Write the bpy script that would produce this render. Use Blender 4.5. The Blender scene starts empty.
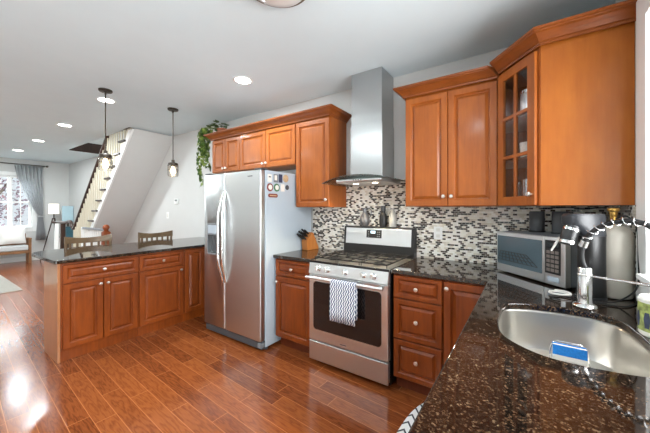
import bpy, bmesh, math, random
from mathutils import Vector, Matrix
random.seed(7)
SC = bpy.context.scene
COL = SC.collection
PI = math.pi

# ------------------------------------------------------------------ camera, world, exposure
cam = bpy.data.cameras.new('camera')
cam.sensor_width = 36.0
cam.lens = 36.0 * 286.329 / 650.0
cam.shift_x = -(339.338 - 325.0) / 650.0
cam.shift_y = -(216.5 - 208.922) / 650.0
cam.clip_start = 0.02
camo = bpy.data.objects.new('camera', cam)
COL.objects.link(camo)
camo.location = (1.618, -2.655, 1.366)
camo.rotation_euler = (PI / 2, 0, 0.578)
SC.camera = camo

W = bpy.data.worlds.new('sky')
SC.world = W
W.use_nodes = True
bg = W.node_tree.nodes['Background']
bg.inputs[0].default_value = (0.86, 0.93, 1.0, 1)
bg.inputs[1].default_value = 0.9
SC.view_settings.view_transform = 'Standard'
SC.view_settings.look = 'None'
SC.view_settings.exposure = 0.16
SC.view_settings.gamma = 1.0
SC.view_settings.use_curve_mapping = False


def area_light(name, loc, rot, sx, sy, power, color=(1, 1, 1)):
    l = bpy.data.lights.new(name, 'AREA')
    l.shape = 'RECTANGLE'; l.size = sx; l.size_y = sy
    l.energy = power; l.color = color
    o = bpy.data.objects.new(name, l)
    o.location = loc; o.rotation_euler = rot
    COL.objects.link(o)
    return o


DAY = (0.86, 0.97, 1.0)
# daylight from outside the glass of each window and the added back door
area_light('daylight_sink_window', (2.45, -1.40, 1.60), (0, math.radians(92), 0), 1.2, 1.15, 85, (.97, .99, 1.0))
area_light('daylight_added_door', (2.45, -3.35, 1.2), (0, PI / 2, 0), 1.9, 0.9, 225, DAY)  # fill light sent in through the added, unseen back door
area_light('daylight_front_window', (-10.5, -1.75, 3.3), (0, math.radians(-55), 0), 2.0, 4.0, 1000, DAY)


# ------------------------------------------------------------------ mesh builder
class MB:
    def __init__(self):
        self.v = []; self.f = []

    def add(self, vs, fs):
        n = len(self.v)
        self.v += [tuple(p) for p in vs]
        self.f += [tuple(i + n for i in f) for f in fs]
        return self

    def box(self, x0, x1, y0, y1, z0, z1):
        vs = [(x0, y0, z0), (x1, y0, z0), (x1, y1, z0), (x0, y1, z0), (x0, y0, z1), (x1, y0, z1), (x1, y1, z1), (x0, y1, z1)]
        return self.add(vs, [(0, 3, 2, 1), (4, 5, 6, 7), (0, 1, 5, 4), (1, 2, 6, 5), (2, 3, 7, 6), (3, 0, 4, 7)])

    def prism(self, poly, z0, z1):
        n = len(poly)
        vs = [(x, y, z0) for x, y in poly] + [(x, y, z1) for x, y in poly]
        fs = [tuple(reversed(range(n))), tuple(range(n, 2 * n))]
        fs += [(i, (i + 1) % n, n + (i + 1) % n, n + i) for i in range(n)]
        return self.add(vs, fs)

    def extrude(self, poly3, vec):
        n = len(poly3)
        vs = list(poly3) + [tuple(a + b for a, b in zip(p, vec)) for p in poly3]
        fs = [tuple(reversed(range(n))), tuple(range(n, 2 * n))]
        fs += [(i, (i + 1) % n, n + (i + 1) % n, n + i) for i in range(n)]
        return self.add(vs, fs)

    def loft(self, loops, closed=True, cap0=True, cap1=True):
        n = len(loops[0]); vs = []; fs = []
        for L in loops: vs += list(L)
        for k in range(len(loops) - 1):
            for i in range(n if closed else n - 1):
                a = k * n + i; b = k * n + (i + 1) % n
                fs.append((a, b, b + n, a + n))
        if cap0: fs.append(tuple(reversed(range(n))))
        if cap1: fs.append(tuple(range((len(loops) - 1) * n, len(loops) * n)))
        return self.add(vs, fs)

    def frame_at(self, d):
        d = Vector(d).normalized()
        u = d.orthogonal().normalized()
        return u, d.cross(u)

    def cyl(self, p0, p1, r0, r1=None, seg=16):
        r1 = r0 if r1 is None else r1
        p0 = Vector(p0); p1 = Vector(p1)
        u, w = self.frame_at(p1 - p0)
        loops = []
        for p, r in ((p0, r0), (p1, r1)):
            loops.append([tuple(p + u * r * math.cos(2 * PI * i / seg) + w * r * math.sin(2 * PI * i / seg)) for i in range(seg)])
        return self.loft(loops)

    def lathe(self, prof, c=(0, 0, 0), seg=24, axis=(0, 0, 1)):
        c = Vector(c); a = Vector(axis).normalized()
        if abs(a.z) > 0.999: u, w = Vector((1, 0, 0)), Vector((0, 1 if a.z > 0 else -1, 0))
        else: u, w = self.frame_at(a)
        loops = []
        for r, h in prof:
            r = max(r, 1e-4)
            loops.append([tuple(c + a * h + u * r * math.cos(2 * PI * i / seg) + w * r * math.sin(2 * PI * i / seg)) for i in range(seg)])
        return self.loft(loops)

    def tube(self, pts, r, seg=10, closed=False):
        P = [Vector(p) for p in pts]; n = len(P)
        R = r if isinstance(r, (list, tuple)) else [r] * n
        loops = []; prev = None
        for i in range(n):
            if closed: t = P[(i + 1) % n] - P[i - 1]
            else: t = P[min(i + 1, n - 1)] - P[max(i - 1, 0)]
            t.normalize()
            if prev is None: u = t.orthogonal().normalized()
            else:
                u = prev - t * prev.dot(t)
                u = u.normalized() if u.length > 1e-6 else t.orthogonal().normalized()
            prev = u; w = t.cross(u)
            loops.append([tuple(P[i] + u * R[i] * math.cos(2 * PI * k / seg) + w * R[i] * math.sin(2 * PI * k / seg)) for k in range(seg)])
        if closed:
            loops.append(loops[0])
            return self.loft(loops, cap0=False, cap1=False)
        return self.loft(loops)

    def sphere(self, c, r, seg=14, rings=8, sc=(1, 1, 1)):
        loops = []
        for j in range(rings + 1):
            th = PI * j / rings; rr = max(math.sin(th), 1e-3)
            loops.append([(c[0] + r * sc[0] * rr * math.cos(2 * PI * i / seg), c[1] + r * sc[1] * rr * math.sin(2 * PI * i / seg), c[2] - r * sc[2] * math.cos(th)) for i in range(seg)])
        return self.loft(loops)

    def xform(self, M):
        self.v = [tuple(M @ Vector(p)) for p in self.v]
        return self

    def build(self, name, mat, parent=None, world=False, bev=0.0, smooth=True, solid=0.0, subd=0):
        vs = self.v
        if world and parent is not None:
            r = parent
            while r.parent: r = r.parent
            M = (Matrix.Translation(r.location) @ r.rotation_euler.to_matrix().to_4x4()).inverted()
            vs = [tuple(M @ Vector(p)) for p in vs]
        me = bpy.data.meshes.new(name)
        me.from_pydata(vs, [], self.f)
        bm = bmesh.new(); bm.from_mesh(me)
        bmesh.ops.remove_doubles(bm, verts=bm.verts, dist=1e-5)
        bmesh.ops.recalc_face_normals(bm, faces=bm.faces)
        bm.to_mesh(me); bm.free()
        me.materials.append(mat)
        o = bpy.data.objects.new(name, me)
        COL.objects.link(o)
        if parent is not None: o.parent = parent
        if solid:
            m = o.modifiers.new('s', 'SOLIDIFY'); m.thickness = solid; m.offset = 0
        if bev:
            m = o.modifiers.new('b', 'BEVEL'); m.width = bev; m.segments = 2; m.harden_normals = True; m.limit_method = 'ANGLE'; m.angle_limit = 0.6
        if subd:
            m = o.modifiers.new('d', 'SUBSURF'); m.levels = subd; m.render_levels = subd
        if smooth:
            for p in me.polygons: p.use_smooth = True
            me.set_sharp_from_angle(angle=0.65)
        return o


def boolean_cut(o, cutter_mb, parent=None):
    c = cutter_mb.build('cutter', o.data.materials[0], None)
    if o.parent is not None:
        r = o
        while r.parent: r = r.parent
        c.location = r.location; c.rotation_euler = r.rotation_euler
    m = o.modifiers.new('cut', 'BOOLEAN'); m.object = c; m.operation = 'DIFFERENCE'; m.solver = 'EXACT'
    dg = bpy.context.evaluated_depsgraph_get()
    me = bpy.data.meshes.new_from_object(o.evaluated_get(dg))
    o.modifiers.clear()
    o.data = me
    bpy.data.objects.remove(c)
    for p in me.polygons: p.use_smooth = True
    me.set_sharp_from_angle(angle=0.65)
    return o


def tag(o, label, cat, group=None):
    o['label'] = label; o['category'] = cat
    if group: o['group'] = group
    return o


def thing(name, label, cat, loc=(0, 0, 0), rz=0.0, group=None):
    o = bpy.data.objects.new(name, None)
    o.empty_display_size = 0.1
    o.location = loc; o.rotation_euler = (0, 0, rz)
    COL.objects.link(o)
    return tag(o, label, cat, group)


def structure(o):
    o['kind'] = 'structure'
    return o


def copy_tree(o, parent=None):
    c = o.copy(); COL.objects.link(c)
    if parent is not None: c.parent = parent
    for ch in [x for x in bpy.data.objects if x.parent == o]: copy_tree(ch, c)
    return c


# ------------------------------------------------------------------ materials
def srgb(r, g, b):
    f = lambda c: (c / 255 / 12.92) if c / 255 <= 0.04045 else ((c / 255 + 0.055) / 1.055) ** 2.4
    return (f(r), f(g), f(b), 1)


class NT:
    def __init__(self, name):
        self.m = bpy.data.materials.new(name); self.m.use_nodes = True
        self.t = self.m.node_tree; self.b = self.t.nodes['Principled BSDF']

    def n(self, typ, **kw):
        x = self.t.nodes.new(typ)
        for k, v in kw.items(): setattr(x, k, v)
        return x

    def l(self, a, b): self.t.links.new(a, b)

    def math(self, op, a, b=None, c=None):
        x = self.n('ShaderNodeMath', operation=op)
        for i, q in enumerate((a, b, c)):
            if q is None: continue
            if isinstance(q, (int, float)): x.inputs[i].default_value = q
            else: self.l(q, x.inputs[i])
        return x.outputs[0]

    def ramp(self, fac, stops, interp='LINEAR'):
        x = self.n('ShaderNodeValToRGB'); r = x.color_ramp; r.interpolation = interp
        while len(r.elements) > 1: r.elements.remove(r.elements[-1])
        r.elements[0].position = stops[0][0]; r.elements[0].color = stops[0][1]
        for p, c in stops[1:]:
            e = r.elements.new(p); e.color = c
        self.l(fac, x.inputs[0])
        return x.outputs[0]

    def coords(self, scale=(1, 1, 1), kind='Object'):
        tc = self.n('ShaderNodeTexCoord'); mp = self.n('ShaderNodeMapping')
        mp.inputs['Scale'].default_value = scale
        self.l(tc.outputs[kind], mp.inputs[0])
        return mp.outputs[0]

    def noise(self, vec, scale, detail=3.0, rough=0.5):
        x = self.n('ShaderNodeTexNoise'); x.inputs['Scale'].default_value = scale
        x.inputs['Detail'].default_value = detail; x.inputs['Roughness'].default_value = rough
        self.l(vec, x.inputs['Vector'])
        return x.outputs['Fac']

    def bump(self, h, strength=0.1, dist=0.002):
        x = self.n('ShaderNodeBump'); x.inputs['Strength'].default_value = strength; x.inputs['Distance'].default_value = dist
        self.l(h, x.inputs['Height']); self.l(x.outputs[0], self.b.inputs['Normal'])

    def set(self, **kw):
        for k, v in kw.items(): self.b.inputs[k.replace('_', ' ')].default_value = v
        return self


def plain(name, col, rough=0.5, metal=0.0, var=0.06, vscale=30, bump=0.0, coat=0.0):
    t = NT(name)
    v = t.noise(t.coords(), vscale, 3)
    dark = tuple(c * (1 - var) for c in col[:3]) + (1,); light = tuple(min(1, c * (1 + var)) for c in col[:3]) + (1,)
    t.l(t.ramp(v, [(0.3, dark), (0.7, light)]), t.b.inputs['Base Color'])
    t.set(Roughness=rough, Metallic=metal)
    if coat: t.set(Coat_Weight=coat, Coat_Roughness=0.1)
    if bump: t.bump(v, bump)
    return t.m


def wood(name, c0, c1, rough=0.34, grain=(16, 16, 1.3), coat=0.12):
    t = NT(name)
    co = t.coords(grain)
    n1 = t.noise(co, 3.0, 5, 0.6)
    co2 = t.coords((5, 5, 2.2)); n2 = t.noise(co2, 1.3, 3, 0.6)
    mixed = t.math('ADD', t.math('MULTIPLY', n1, 0.45), t.math('MULTIPLY', n2, 0.55))
    t.l(t.ramp(mixed, [(0.3, c0), (0.68, c1)]), t.b.inputs['Base Color'])
    t.set(Roughness=rough, Coat_Weight=coat, Coat_Roughness=0.15)
    t.b.inputs['Specular IOR Level'].default_value = 0.32
    t.bump(n1, 0.04, 0.001)
    return t.m


def steel(name, col=0.62, rough=0.27, streak=(.6, .6, 3), aniso=0.0):
    t = NT(name)
    n1 = t.noise(t.coords(streak), 3, 1)
    t.l(t.ramp(n1, [(0.3, (col * 0.965, col * 0.985, col * 0.985, 1)), (0.7, (col * .99, col * 1.01, col * 1.01, 1))]), t.b.inputs['Base Color'])
    t.set(Metallic=1.0, Roughness=rough, Anisotropic=aniso)
    if aniso:
        tg = t.n('ShaderNodeTangent', direction_type='RADIAL', axis='Z'); t.l(tg.outputs[0], t.b.inputs['Tangent'])
    return t.m


def glow(name, col, strength):
    t = NT(name)
    t.set(Base_Color=col, Emission_Color=col, Emission_Strength=strength, Roughness=0.4)
    return t.m


def pane_glass(name, tint=(1, 1, 1, 1), gloss=0.08, fres=0.5):
    m = bpy.data.materials.new(name); m.use_nodes = True
    nt = m.node_tree; nt.nodes.clear()
    o = nt.nodes.new('ShaderNodeOutputMaterial'); mx = nt.nodes.new('ShaderNodeMixShader')
    tr = nt.nodes.new('ShaderNodeBsdfTransparent'); gl = nt.nodes.new('ShaderNodeBsdfGlossy')
    fr = nt.nodes.new('ShaderNodeLayerWeight'); fr.inputs[0].default_value = 0.25
    mm = nt.nodes.new('ShaderNodeMath'); mm.operation = 'MULTIPLY_ADD'; mm.inputs[1].default_value = fres; mm.inputs[2].default_value = gloss
    nt.links.new(fr.outputs['Fresnel'], mm.inputs[0])
    tr.inputs[0].default_value = tint; gl.inputs['Roughness'].default_value = 0.03
    nt.links.new(mm.outputs[0], mx.inputs[0]); nt.links.new(tr.outputs[0], mx.inputs[1]); nt.links.new(gl.outputs[0], mx.inputs[2])
    nt.links.new(mx.outputs[0], o.inputs[0])
    return m


def mosaic(name, axis):
    t = NT(name)
    tc = t.n('ShaderNodeTexCoord'); sp = t.n('ShaderNodeSeparateXYZ'); t.l(tc.outputs['Object'], sp.inputs[0])
    U = sp.outputs['XYZ'.index(axis)]; V = sp.outputs[2]
    h, w = 0.0160, 0.030
    vr = t.math('DIVIDE', V, h); row = t.math('FLOOR', vr)
    wn = t.n('ShaderNodeTexWhiteNoise', noise_dimensions='1D'); t.l(row, wn.inputs['W'])
    u = t.math('ADD', t.math('DIVIDE', U, w), t.math('ADD', t.math('MULTIPLY', t.math('MODULO', row, 2.0), 0.5), t.math('MULTIPLY', wn.outputs['Value'], 0.06)))
    colm = t.math('FLOOR', u)
    cb = t.n('ShaderNodeCombineXYZ'); t.l(colm, cb.inputs[0]); t.l(row, cb.inputs[1])
    w2 = t.n('ShaderNodeTexWhiteNoise', noise_dimensions='2D'); t.l(cb.outputs[0], w2.inputs['Vector'])
    rnd = w2.outputs['Value']
    tile = t.ramp(rnd, [(0, srgb(238, 233, 222)), (0.20, srgb(220, 211, 194)), (0.34, srgb(243, 240, 233)), (0.50, srgb(206, 196, 180)), (0.55, srgb(236, 231, 222)),
                        (0.60, srgb(62, 47, 38)), (0.73, srgb(36, 30, 27)), (0.86, srgb(92, 76, 63)), (0.92, srgb(56, 48, 44))], 'CONSTANT')
    gu = t.math('LESS_THAN', t.math('FRACT', u), 0.05); gv = t.math('LESS_THAN', t.math('FRACT', vr), 0.13)
    g = t.math('MAXIMUM', gu, gv)
    mx = t.n('ShaderNodeMix', data_type='RGBA'); t.l(g, mx.inputs['Factor']); t.l(tile, mx.inputs['A']); mx.inputs['B'].default_value = srgb(226, 221, 211)
    t.l(mx.outputs['Result'], t.b.inputs['Base Color'])
    t.l(t.math('ADD', t.math('MULTIPLY', g, 0.5), t.math('MULTIPLY_ADD', rnd, -0.12, 0.26)), t.b.inputs['Roughness'])
    t.bump(t.math('SUBTRACT', 1.0, g), 0.35, 0.0015)
    return t.m


def granite(name):
    t = NT(name)
    co = t.coords()
    v = t.n('ShaderNodeTexVoronoi'); v.inputs['Scale'].default_value = 230; t.l(co, v.inputs['Vector'])
    sc = t.n('ShaderNodeSeparateColor'); t.l(v.outputs['Color'], sc.inputs[0])
    n1 = t.noise(co, 38, 4, 0.65); n2 = t.noise(co, 120, 3, 0.7)
    fac = t.math('ADD', t.math('MULTIPLY', sc.outputs[0], 0.36), t.math('ADD', t.math('MULTIPLY', n1, 0.34), t.math('MULTIPLY', n2, 0.34)))
    c = t.ramp(fac, [(0.34, srgb(10, 9, 9)), (0.52, srgb(26, 21, 18)), (0.60, srgb(52, 38, 27)), (0.68, srgb(72, 53, 38)), (0.76, srgb(116, 97, 76)), (0.82, srgb(46, 34, 28))])
    t.l(c, t.b.inputs['Base Color'])
    t.set(Roughness=0.045)
    t.b.inputs['Specular IOR Level'].default_value = 0.55
    return t.m


def plank_floor(name):
    t = NT(name)
    tc = t.n('ShaderNodeTexCoord'); rot = t.n('ShaderNodeMapping'); rot.inputs['Rotation'].default_value = (0, 0, math.radians(3.2))
    t.l(tc.outputs['Object'], rot.inputs[0])
    sp = t.n('ShaderNodeSeparateXYZ'); t.l(rot.outputs[0], sp.inputs[0])
    wv = 0.112
    r = t.math('DIVIDE', sp.outputs[1], wv); row = t.math('FLOOR', r)
    wn = t.n('ShaderNodeTexWhiteNoise', noise_dimensions='1D'); t.l(row, wn.inputs['W'])
    u = t.math('ADD', t.math('DIVIDE', sp.outputs[0], 0.85), t.math('MULTIPLY', wn.outputs['Value'], 7.3)); colm = t.math('FLOOR', u)
    cb = t.n('ShaderNodeCombineXYZ'); t.l(colm, cb.inputs[0]); t.l(row, cb.inputs[1])
    w2 = t.n('ShaderNodeTexWhiteNoise', noise_dimensions='2D'); t.l(cb.outputs[0], w2.inputs['Vector'])
    mp = t.n('ShaderNodeMapping'); mp.inputs['Scale'].default_value = (1.6, 11, 1)
    va = t.n('ShaderNodeVectorMath', operation='ADD'); t.l(rot.outputs[0], va.inputs[0])
    cb2 = t.n('ShaderNodeCombineXYZ'); t.l(t.math('MULTIPLY', w2.outputs['Value'], 40.0), cb2.inputs[0]); t.l(t.math('MULTIPLY', w2.outputs['Value'], 13.0), cb2.inputs[1])
    t.l(cb2.outputs[0], va.inputs[1]); t.l(va.outputs[0], mp.inputs[0])
    ns = t.n('ShaderNodeTexNoise'); ns.inputs['Scale'].default_value = 1.6; ns.inputs['Detail'].default_value = 3; t.l(mp.outputs[0], ns.inputs['Vector'])
    # cathedral grain: contour lines of the stretched noise, plus fine pores
    gr = t.math('POWER', t.math('PINGPONG', t.math('MULTIPLY', ns.outputs['Fac'], 16.0), 1.0), 2.0)
    mp2 = t.n('ShaderNodeMapping'); mp2.inputs['Scale'].default_value = (8, 130, 1); t.l(va.outputs[0], mp2.inputs[0])
    fine = t.n('ShaderNodeTexNoise'); fine.inputs['Scale'].default_value = 1.5; fine.inputs['Detail'].default_value = 4; t.l(mp2.outputs[0], fine.inputs['Vector'])
    f = t.math('ADD', t.math('ADD', t.math('MULTIPLY', gr, 0.26), t.math('MULTIPLY', fine.outputs['Fac'], 0.42)), t.math('MULTIPLY', w2.outputs['Value'], 0.30))
    c = t.ramp(f, [(0.16, srgb(150, 84, 42)), (0.40, srgb(132, 70, 35)), (0.62, srgb(110, 55, 27)), (0.85, srgb(84, 40, 22))])
    fr = t.math('FRACT', r)
    g = t.math('MAXIMUM', t.math('LESS_THAN', fr, 0.035), t.math('LESS_THAN', t.math('FRACT', u), 0.005))
    mx = t.n('ShaderNodeMix', data_type='RGBA'); t.l(g, mx.inputs['Factor']); t.l(c, mx.inputs['A']); mx.inputs['B'].default_value = srgb(176, 108, 62)  # pale seams: bevel highlights painted into the plank colour
    t.l(mx.outputs['Result'], t.b.inputs['Base Color'])
    t.l(t.math('MULTIPLY_ADD', fine.outputs['Fac'], 0.10, 0.14), t.b.inputs['Roughness'])
    t.b.inputs['Specular IOR Level'].default_value = 0.36
    t.bump(t.math('SUBTRACT', t.math('MULTIPLY', gr, -0.12), g), 0.12, 0.0015)
    return t.m


def zigzag(name, ca, cb_, pu, pv, amp, plane, duty=0.5):
    """white cloth with interlocking zigzag lines; plane gives the two object axes"""
    t = NT(name)
    tc = t.n('ShaderNodeTexCoord'); sp = t.n('ShaderNodeSeparateXYZ'); t.l(tc.outputs['Object'], sp.inputs[0])
    U = sp.outputs['XYZ'.index(plane[0])]; V = sp.outputs['XYZ'.index(plane[1])]
    tri = t.math('PINGPONG', t.math('DIVIDE', U, pu), 1.0)
    s = t.math('FRACT', t.math('ADD', t.math('DIVIDE', V, pv), t.math('MULTIPLY', tri, amp)))
    k = t.math('LESS_THAN', s, duty)
    mx = t.n('ShaderNodeMix', data_type='RGBA'); t.l(k, mx.inputs['Factor']); mx.inputs['A'].default_value = ca; mx.inputs['B'].default_value = cb_
    t.l(mx.outputs['Result'], t.b.inputs['Base Color']); t.set(Roughness=0.9)
    return t.m


M = {}
M['paint'] = plain('wall_paint', srgb(211, 211, 209), 0.75, var=0.012, vscale=6)
M['ceil'] = plain('ceiling_paint', srgb(217, 231, 236), 0.85, var=0.01, vscale=5)
M['white'] = plain('white_trim', srgb(238, 238, 236), 0.4, var=0.01)
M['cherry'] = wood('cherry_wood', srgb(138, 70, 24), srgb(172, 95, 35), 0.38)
M['cherry_pale'] = wood('cherry_panel', srgb(156, 84, 28), srgb(178, 104, 40), grain=(10, 10, 1.0))
M['veneer'] = wood('end_veneer_sheen', srgb(150, 96, 60), srgb(172, 116, 76), 0.3, grain=(10, 10, 1.0), coat=.7)  # pale tone puts the living room window's reflection into the colour
M['cherry_shaded'] = wood('shaded_cherry_wood', srgb(98, 42, 11), srgb(140, 66, 18), 0.36)  # the uppers' cherry, with the dimmer light low down painted in
M['kick'] = wood('dark_cherry_wood', srgb(84, 36, 18), srgb(112, 52, 26))
M['crown'] = wood('crown_wood', srgb(112, 56, 20), srgb(148, 78, 28), grain=(3, 3, 30))
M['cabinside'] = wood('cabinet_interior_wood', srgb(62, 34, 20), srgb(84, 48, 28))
M['steel'] = steel('brushed_steel', 0.76, 0.36, aniso=0.75)
M['steel_v'] = steel('brushed_steel_door', 0.62, 0.34)
M['steel_dark'] = steel('hood_steel', 0.52, 0.30, aniso=0.6)
M['sink'] = plain('sink_steel', (.66, .635, .59, 1), 0.30, 1.0, .02, 3)
M['chrome'] = plain('chrome', (0.78, 0.78, 0.78, 1), 0.12, 1.0, 0.02)
M['nickel'] = plain('satin_nickel', (0.80, 0.78, 0.74, 1), 0.28, 1.0, 0.02)
M['brass'] = plain('brass', srgb(190, 150, 80), 0.3, 1.0, 0.04)
M['bronze'] = plain('dark_bronze', srgb(70, 62, 54), 0.4, 0.7, 0.05)
M['ringmetal'] = plain('brown_bronze', srgb(112, 98, 84), 0.4, 0.5, 0.05)
M['black'] = plain('black_plastic', srgb(20, 20, 21), 0.35, 0, 0.08)
M['blackgloss'] = plain('black_gloss', srgb(14, 14, 15), 0.08, 0, 0.05)
M['ovenglass'] = plain('oven_glass', srgb(30, 24, 22), 0.06, 0, 0.05)
M['mwglass_sheen'] = plain('microwave_glass_sheen', srgb(84, 100, 108), 0.08, 0, 0.08, 3)  # base colour lightened to paint in the room's bluish reflection
M['iron'] = plain('cast_iron', srgb(34, 33, 33), 0.5, 0.2, 0.1, bump=0.1)
M['cooktop'] = plain('cooktop_enamel', srgb(168, 165, 158), 0.28, 0.9, 0.08)
M['grey'] = plain('grey_enamel', srgb(178, 190, 200), 0.4, 0.0, 0.02, 90)
M['dgrey'] = plain('dark_grey', srgb(70, 72, 75), 0.5, 0, 0.05)
M['mgrey'] = plain('mid_grey', srgb(120, 124, 128), 0.45, 0, 0.05)
M['keygrey'] = plain('key_grey', srgb(120, 112, 106), 0.45, 0, 0.04)
M['granite'] = granite('granite')
M['floor'] = plank_floor('plank_floor')
M['tile_x'] = mosaic('mosaic_tile_range', 'X')
M['tile_y'] = mosaic('mosaic_tile_window', 'Y')
M['lampglow'] = glow('lamp_glow', (1, 0.97, 0.92, 1), 14)
M['bulb'] = glow('bulb_glow', (1, 0.80, 0.50, 1), 16)
M['shade'] = glow('shade_glow', (1, 0.95, 0.86, 1), .6)
M['dome'] = plain('opal_glass', srgb(226, 226, 224), 0.25, 0, 0.01)
M['hoodlamp'] = glow('hood_lamp_glow', (1, 0.85, 0.6, 1), 10)
M['display'] = glow('clock_display', (0.55, 0.75, 0.9, 1), 0.9)
M['glass'] = pane_glass('window_glass')
M['jar'] = pane_glass('jar_glass', (0.97, 0.95, 0.9, 1), 0.10)
M['hoodglass'] = pane_glass('hood_glass', (0.62, 0.66, 0.64, 1), 0.12)
M['cabglass'] = pane_glass('cabinet_glass', (0.96, 0.96, 0.96, 1), 0.015, 0.12)
M['drink'] = pane_glass('drinking_glass', (0.86, 0.88, 0.9, 1), 0.35)
M['ceramic'] = plain('white_ceramic', srgb(232, 228, 220), 0.2, 0, 0.02)
M['pitcher'] = plain('grey_pitcher', srgb(104, 104, 107), 0.3, 0.3, 0.06)
M['paleglass'] = plain('pale_bottle', srgb(168, 168, 164), 0.2, 0, 0.03)
M['block'] = wood('knife_block_wood', srgb(166, 98, 44), srgb(196, 128, 66), grain=(14, 14, 2))
M['darkwood'] = wood('dark_stained_wood', srgb(44, 30, 24), srgb(66, 44, 34))
M['stool'] = wood('grey_brown_wood', srgb(84, 66, 48), srgb(124, 100, 74), grain=(16, 2, 16))
M['cream'] = plain('cream_paint', srgb(208, 197, 176), 0.45, 0, 0.02)
M['riser'] = plain('riser_paint', srgb(186, 182, 176), 0.5, 0, 0.02)
M['tread'] = wood('grey_tread', srgb(58, 50, 45), srgb(84, 74, 66), grain=(10, 1.5, 10))
M['newel'] = wood('newel_wood', srgb(108, 48, 22), srgb(146, 74, 36))
M['leaf'] = plain('pothos_leaf', srgb(66, 92, 40), 0.35, 0, 0.35, 18)
M['leaf_pale'] = plain('pothos_pale_leaf', srgb(122, 140, 66), 0.35, 0, 0.25, 18)
M['pot'] = plain('terracotta_pot', srgb(150, 84, 56), 0.7, 0, 0.06)
M['curtain'] = plain('grey_linen', srgb(220, 221, 222), 0.95, 0, 0.05, 120)
_c = M['curtain'].node_tree; _tl = _c.nodes.new('ShaderNodeBsdfTranslucent'); _tl.inputs[0].default_value = srgb(214, 216, 220); _mx = _c.nodes.new('ShaderNodeMixShader'); _mx.inputs[0].default_value = .5
_c.links.new(_c.nodes['Principled BSDF'].outputs[0], _mx.inputs[1]); _c.links.new(_tl.outputs[0], _mx.inputs[2]); _c.links.new(_mx.outputs[0], _c.nodes['Material Output'].inputs[0])
M['linen'] = plain('white_linen', srgb(236, 234, 230), 0.95, 0, 0.03, 60)
M['cushgrey'] = plain('grey_cushion', srgb(140, 140, 146), 0.95, 0, 0.08, 60)
M['benchwood'] = wood('brown_bench_wood', srgb(116, 80, 54), srgb(150, 108, 74), grain=(10, 2, 10))
M['seatpad'] = plain('pale_grey_pad', srgb(196, 196, 196), 0.95, 0, 0.03, 60)
M['bluepanel'] = plain('pale_blue', srgb(178, 204, 214), 0.35, 0, 0.06, 4)
M['teal'] = plain('teal_dark', srgb(44, 84, 96), 0.4, 0, 0.1)
M['soda'] = plain('soda_black', srgb(17, 17, 18), 0.33, 0, 0.06)
M['sodatop'] = plain('soda_dark_grey', srgb(40, 42, 46), 0.35, 0, 0.06)
M['tank'] = plain('tank_grey', srgb(186, 180, 168), 0.45, 0.1, 0.06, 8)
M['sponge'] = plain('blue_sponge', srgb(30, 120, 200), 0.9, 0, 0.15, 160, 0.3)
M['rubber'] = plain('black_rubber', srgb(22, 22, 23), 0.55, 0, 0.08)
M['paleplastic'] = plain('pale_plastic', srgb(220, 218, 212), 0.4, 0, 0.02)
M['towel'] = zigzag('towel_pattern', srgb(236, 238, 242), srgb(66, 84, 122), 0.020, 0.022, 0.62, 'ZX', 0.5)
M['mat'] = zigzag('mat_pattern', srgb(236, 236, 234), srgb(60, 62, 66), 0.045, 0.075, 0.75, 'XY', 0.25)
M['rug'] = plain('beige_rug', srgb(150, 145, 136), 0.95, 0, 0.1, 40)
M['red'] = plain('dark_red', srgb(126, 52, 46), 0.5, 0, 0.1)
M['navy'] = plain('navy', srgb(50, 58, 84), 0.5, 0, 0.3, 60)
M['green'] = plain('green', srgb(70, 120, 80), 0.5, 0, 0.2, 60)
M['tan'] = plain('tan', srgb(190, 164, 130), 0.5, 0, 0.15, 60)
M['bark'] = plain('bark', srgb(92, 78, 70), 0.9, 0, 0.2, 20)
M['foliage'] = plain('autumn_leaves', srgb(150, 128, 138), 0.8, 0, 0.4, 6)
M['pink'] = plain('pink_blossom', srgb(206, 86, 120), 0.7, 0, 0.2, 20)
M['asphalt'] = plain('asphalt', srgb(150, 150, 150), 0.9, 0, 0.08, 8)
M['label'] = plain('label_green', srgb(150, 160, 90), 0.5, 0, 0.5, 60)

# ------------------------------------------------------------------ setting
XL, XR, YB, H = -9.4, 2.085, -4.2, 2.66
structure(MB().box(XL - .15, XR + .15, YB - .15, .15, -.12, 0).build('floor', M['floor'], smooth=False))
HX0, HX1, HY = -6.7, -3.79, -0.65      # stairwell opening
structure(MB().box(XL - .15, XR + .15, YB - .15, HY, H, H + .2).box(XL - .15, HX0, HY, .15, H, H + .2).box(HX1, XR + .15, HY, .15, H, H + .2).build('ceiling', M['ceil'], smooth=False))
structure(MB().box(XL - .15, XR + .15, 0, .15, 0, H + .2).box(HX0 - .1, HX1 + .1, 0, .15, H + .2, 5.2).build('wall_back', M['paint'], smooth=False))


def wall_with_holes(name, fixed, t0, t1, axis, a0, a1, holes, ztop=H):
    """wall slab between t0 and t1 on the fixed axis, running a0..a1, with rectangular openings (b0,b1,z0,z1)"""
    mb = MB()
    def bx(p, q, z0, z1):
        if q - p < 1e-4 or z1 - z0 < 1e-4: return
        if axis == 'y': mb.box(t0, t1, p, q, z0, z1)
        else: mb.box(p, q, t0, t1, z0, z1)
    cur = a0
    for (b0, b1, z0, z1) in sorted(holes):
        bx(cur, b0, 0, ztop); bx(b0, b1, 0, z0); bx(b0, b1, z1, ztop); cur = b1
    bx(cur, a1, 0, ztop)
    return structure(mb.build(name, M['paint'], smooth=False))


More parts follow.
